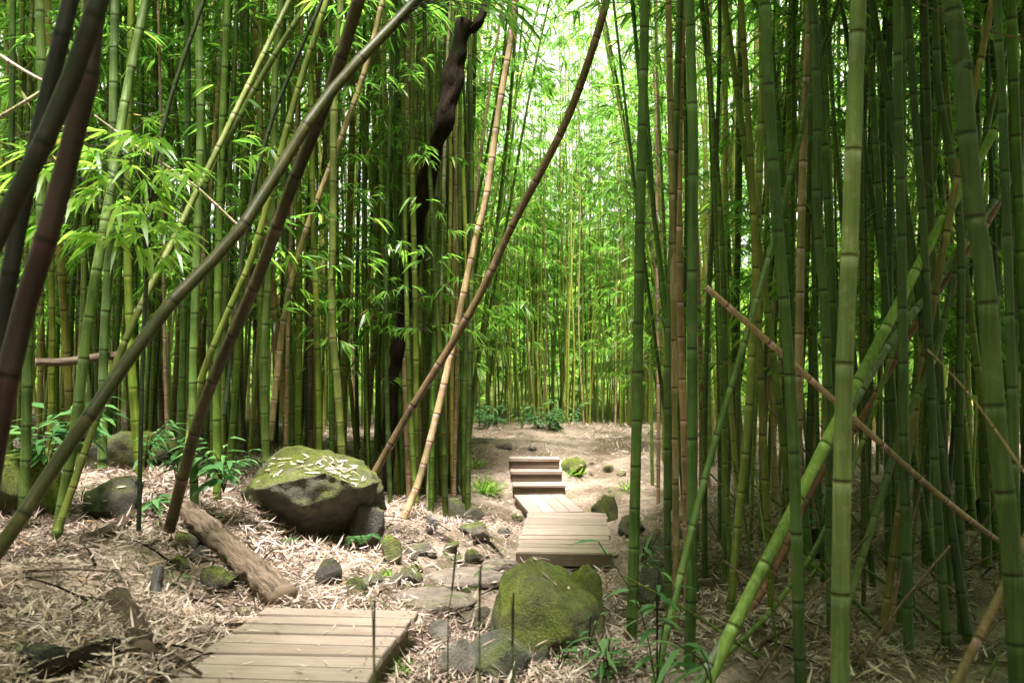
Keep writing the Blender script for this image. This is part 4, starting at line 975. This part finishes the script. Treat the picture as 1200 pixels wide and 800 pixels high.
# ------------------------------------------------------------------ small plants
def broad_plant(label, px, py, nst, h, lsize, seed, group=None, name='broadleaf_plant', cat='plant', d=None, spread=.6, width=.26, rb=0, loc=None):
    b = (hit(px, py) if d is None else P(px, py, d)) if loc is None else np.array(loc)
    rg = np.random.RandomState(seed); o = thing(name, tuple(b), label, cat, group); Gp = Geo(); Lv = Leaves(); Gt = Geo()
    for i in range(nst):
        a = rg.uniform(0, 6.28); lean = rg.uniform(.1, 1) * spread; hh = h * rg.uniform(.6, 1.15)
        pts = np.array([[0, 0, -.03], [math.cos(a) * lean * hh * .3, math.sin(a) * lean * hh * .3, hh * .55], [math.cos(a) * lean * hh, math.sin(a) * lean * hh, hh]])
        v, F_, _ = tube(smooth_path(pts, .04)[0], np.full(len(smooth_path(pts, .04)[0]), .0035), 5, False); Gt.add(v, F_, 0)
        pp, tt = smooth_path(pts, .02); nl = rg.randint(5, 9)
        for j in range(nl):
            s = .35 + .65 * j / (nl - 1); p_ = pp[min(len(pp) - 1, int(s * (len(pp) - 1)))]
            aa = a + (1 if j % 2 else -1) * rg.uniform(.5, 1.6) * (1 - .5 * s)
            dd = np.array([math.cos(aa), math.sin(aa), rg.uniform(-.1, .45)]); l = lsize * rg.uniform(.7, 1.15)
            Lv.leaf(p_, unit(dd), UP + rvec(rg, .25), l, l * width * rg.uniform(.8, 1.2), rg.uniform(.2, .6), np.clip(rg.rand() + rb, 0, 1))
    A = Lv.arrays(); vv, FF, RR = leaf_geo(A); Gp.add(vv, FF, 0, RR)
    link('stem', Gt.build('stem', [M_CULM]), o, (.06, .11, .02, 1)); link('leaves', Gp.build('leaves', [M_BROAD]), o); return o

broad_plant('glossy broad leaved plant arching over the left end of the big boulder', 262, 572, 11, .34, .2, 1, d=7.05, spread=1.1, rb=.1)
broad_plant('tall broad leaved plant spreading under the leafy left spray', 95, 530, 8, .36, .22, 2, d=6.9, spread=.9)
broad_plant('pale shiny broad leaved plant by the stout left bamboo', 55, 545, 8, .34, .22, 3, d=6.7, spread=.9, rb=.3)
broad_plant('narrow leaved plant behind the left bank rocks', 170, 545, 7, .3, .2, 4, d=7.3, spread=1.0, width=.16)
broad_plant('dark drooping leaf plant at the foot of the left bamboo', 178, 607, 3, .22, .17, 5, spread=.7)
broad_plant('small broad leaved plant between bamboo feet on the left bank', 207, 560, 4, .3, .17, 6, d=7.4)
broad_plant('small seedling with bright leaves left of the weathered log', 205, 690, 2, .12, .08, 7, rb=.4)
broad_plant('tiny bright seedling in the litter under the dark left rock', 95, 590, 2, .12, .08, 8, rb=.4)
broad_plant('leafy sapling growing right of the slim alone culm', 752, 690, 4, .5, .2, 9, rb=.3, width=.17)
broad_plant('young leafy sapling in front of the slim alone culm', 770, 800, 4, .55, .15, 10, d=4.4, rb=.2, width=.2)
broad_plant('small plant with pale leaves before the large green boulder', 655, 795, 3, .22, .10, 11, rb=.3)
broad_plant('bright low sprouts at the bottom right of the large green boulder', 712, 800, 5, .24, .16, 12, rb=.5, width=.16)
broad_plant('thin leafed sprout touching the right side of the large green boulder', 690, 775, 2, .26, .1, 13, rb=.2)
broad_plant('long bladed leafy sprout at the foot of the leaning bright poles', 835, 800, 2, .16, .26, 14, d=3.9, rb=.5, width=.11, spread=1.2)
broad_plant('leafy plant in shade behind the pale thick culm', 965, 620, 4, .35, .2, 15, d=8.0, rb=.2)
for i in range(12):
    px = R.uniform(556, 715); d = R.uniform(17.0, 18.3)
    broad_plant('low leafy bush at the foot of the far sunlit bamboo', px, 505, 6, R.uniform(.18, .45), .2, 30 + i, group='bushes along the far bamboo', name='bush', cat='bush', loc=((px - 600) / FOC * d, d, g1((px - 600) / FOC * d, d)), spread=1.0, rb=.35)

def fern(label, px, py, n, ln, seed, d=None):
    b = hit(px, py) if d is None else P(px, py, d); rg = np.random.RandomState(seed); o = thing('fern', tuple(b), label, 'fern'); Gf = Geo(); Lv = Leaves(); Gt = Geo()
    for i in range(n):
        a = rg.uniform(3.4, 6.0); L_ = ln * rg.uniform(.7, 1.1)
        pts = np.array([[0, 0, 0], [math.cos(a) * L_ * .45, math.sin(a) * L_ * .45, L_ * .4], [math.cos(a) * L_, math.sin(a) * L_, L_ * .25]])
        pp, _ = smooth_path(pts, .015); v, F_, _ = tube(pp, np.full(len(pp), .002), 4, False); Gt.add(v, F_, 0)
        T = unit(np.gradient(pp, axis=0))
        for j in range(4, len(pp)):
            s = j / len(pp); wl = L_ * .30 * (1 - s) ** .7 + .01
            for sg in (-1, 1):
                sd = unit(np.cross(T[j], UP)) * sg; Lv.leaf(pp[j], unit(sd + T[j] * .35), UP + rvec(rg, .1), wl, wl * .28, .15, rg.uniform(.3, .9))
    vv, FF, RR = leaf_geo(Lv.arrays()); Gf.add(vv, FF, 0, RR); link('stem', Gt.build('stem', [M_CULM]), o, (.06, .1, .02, 1)); link('fronds', Gf.build('fronds', [M_BROAD]), o)
fern('small fern drooping under the right side of the big left boulder', 420, 640, 3, .24, 1, d=7.0)
fern('single green fern frond beside the lower end of the weathered log', 340, 640, 2, .22, 2, d=6.7)
fern('fern growing at the bottom right between leaning bamboo', 950, 790, 4, .3, 3, d=5.2)

def tuft(label, px, py, n, ln, seed, rb=.3, d=None):
    b = hit(px, py) if d is None else P(px, py, d); rg = np.random.RandomState(seed); Lv = Leaves()
    for i in range(n):
        a = rg.uniform(0, 6.28); e = rg.uniform(.3, 1.3); L_ = ln * rg.uniform(.6, 1.2)
        Lv.leaf(np.array([*rg.normal(0, ln * .22, 2), 0]), np.array([math.cos(a) * math.cos(e), math.sin(a) * math.cos(e), math.sin(e)]), UP + rvec(rg, .5), L_, .012, rg.uniform(.1, .5), np.clip(rg.rand() + rb, 0, .95))
    Gt = Geo(); vv, FF, RR = leaf_geo(Lv.arrays()); Gt.add(vv, FF, 0, RR); o = link('grass_tuft', Gt.build('grass_tuft', [M_LEAF])); o.location = tuple(b); tag(o, label, 'grass tuft')
tuft('bright grass tuft left of the wooden steps', 571, 578, 170, .32, 1)
tuft('bright grass tuft growing on the mossy hump beside the steps', 672, 556, 120, .22, 2)
tuft('thin grass tuft on the upper left edge of the path', 556, 548, 60, .25, 3)
tuft('mossy grass tuft over the hollow right of the platform', 712, 596, 90, .16, 4)
tuft('small grass tuft behind the far corner of the near boardwalk', 452, 676, 40, .12, 5)
tuft('grass tuft in the litter right of the near boardwalk', 470, 790, 40, .16, 6, 0)
tuft('grass tuft among the grove feet at the far right of the upper path', 735, 575, 60, .22, 7)

# bare young shoots close to the camera
for lab, pts, w, sd in [('thin green bamboo shoot standing at the right edge of the near boardwalk', [(440, 850, 3.0), (438, 760, 3.0), (436, 708, 3.0)], 6, 1),
                        ('straight thin green shoot, right of the twiggy one before the rocks', [(563, 880, 3.0), (562, 760, 3.0), (561, 668, 3.0)], 4.5, 2),
                        ('dark short straight shoot before the large green boulder', [(602, 880, 3.0), (601, 780, 3.0), (599, 700, 3.0)], 5, 3),
                        ('twiggy thin shoot with forked top before the rocks', [(526, 890, 3.2), (525, 740, 3.2), (530, 690, 3.2), (535, 655, 3.2)], 3.5, 4)]:
    culm(lab, pts, w, (.075, .10, .02), seed=800 + sd, name='bamboo_shoot', cat='shoot', taper=.2, sides=8, internode=.12, part='stem',
         targets=[(pts[-1][0] + 4, pts[-1][1] - 6, pts[-1][2], 3)], tsize=.075)

# ------------------------------------------------------------------ light
EL, AZ = rad(74), rad(183)
w = bpy.data.worlds.new('World'); sc.world = w; w.use_nodes = True; nt = w.node_tree; nt.nodes.clear()
sky = nt.nodes.new('ShaderNodeTexSky'); sky.sky_type = 'NISHITA'; sky.sun_disc = False; sky.sun_elevation = EL; sky.sun_rotation = AZ
sky.air_density = 1.0; sky.dust_density = 9.0; sky.ozone_density = .0
bg = nt.nodes.new('ShaderNodeBackground'); bg.inputs[1].default_value = .065
ou = nt.nodes.new('ShaderNodeOutputWorld'); tcw = nt.nodes.new('ShaderNodeTexCoord'); cl = nt.nodes.new('ShaderNodeTexNoise'); cl.inputs['Scale'].default_value = 1.6; cl.inputs['Detail'].default_value = 5; nt.links.new(tcw.outputs['Generated'], cl.inputs[0])
veil = ramp(nt, [(.3, g(.6)), (.6, g(.95))]); nt.links.new(cl.outputs[0], veil.inputs[0])
nt.links.new(mix(nt, sky.outputs[0], (6.5, 6.3, 5.8), veil.outputs[0]), bg.inputs[0]); nt.links.new(bg.outputs[0], ou.inputs[0])
sun = bpy.data.lights.new('sun', 'SUN'); sun.energy = 5.0; sun.angle = rad(12); sun.color = (1, .96, .91)
so = bpy.data.objects.new('sun', sun); C.objects.link(so); so.location = (0, 0, 20)
so.rotation_euler = Vector((math.sin(AZ) * math.cos(EL), math.cos(AZ) * math.cos(EL), math.sin(EL))).to_track_quat('Z', 'Y').to_euler()

sc.view_settings.view_transform = 'Standard'; sc.view_settings.look = 'None'; sc.view_settings.gamma = 1
sc.view_settings.exposure = 2.6
sc.render.engine = 'CYCLES'
cy = sc.cycles
cy.max_bounces = 6; cy.diffuse_bounces = 4; cy.glossy_bounces = 2; cy.transmission_bounces = 5; cy.transparent_max_bounces = 4
cy.caustics_reflective = False; cy.caustics_refractive = False; cy.sample_clamp_indirect = 6
cy.use_denoising = True
try: cy.denoiser = 'OPENIMAGEDENOISE'
except Exception: pass
cy.use_adaptive_sampling = True; cy.adaptive_threshold = .015
print('bamboo individuals', N_BAMBOO, 'litter', N)
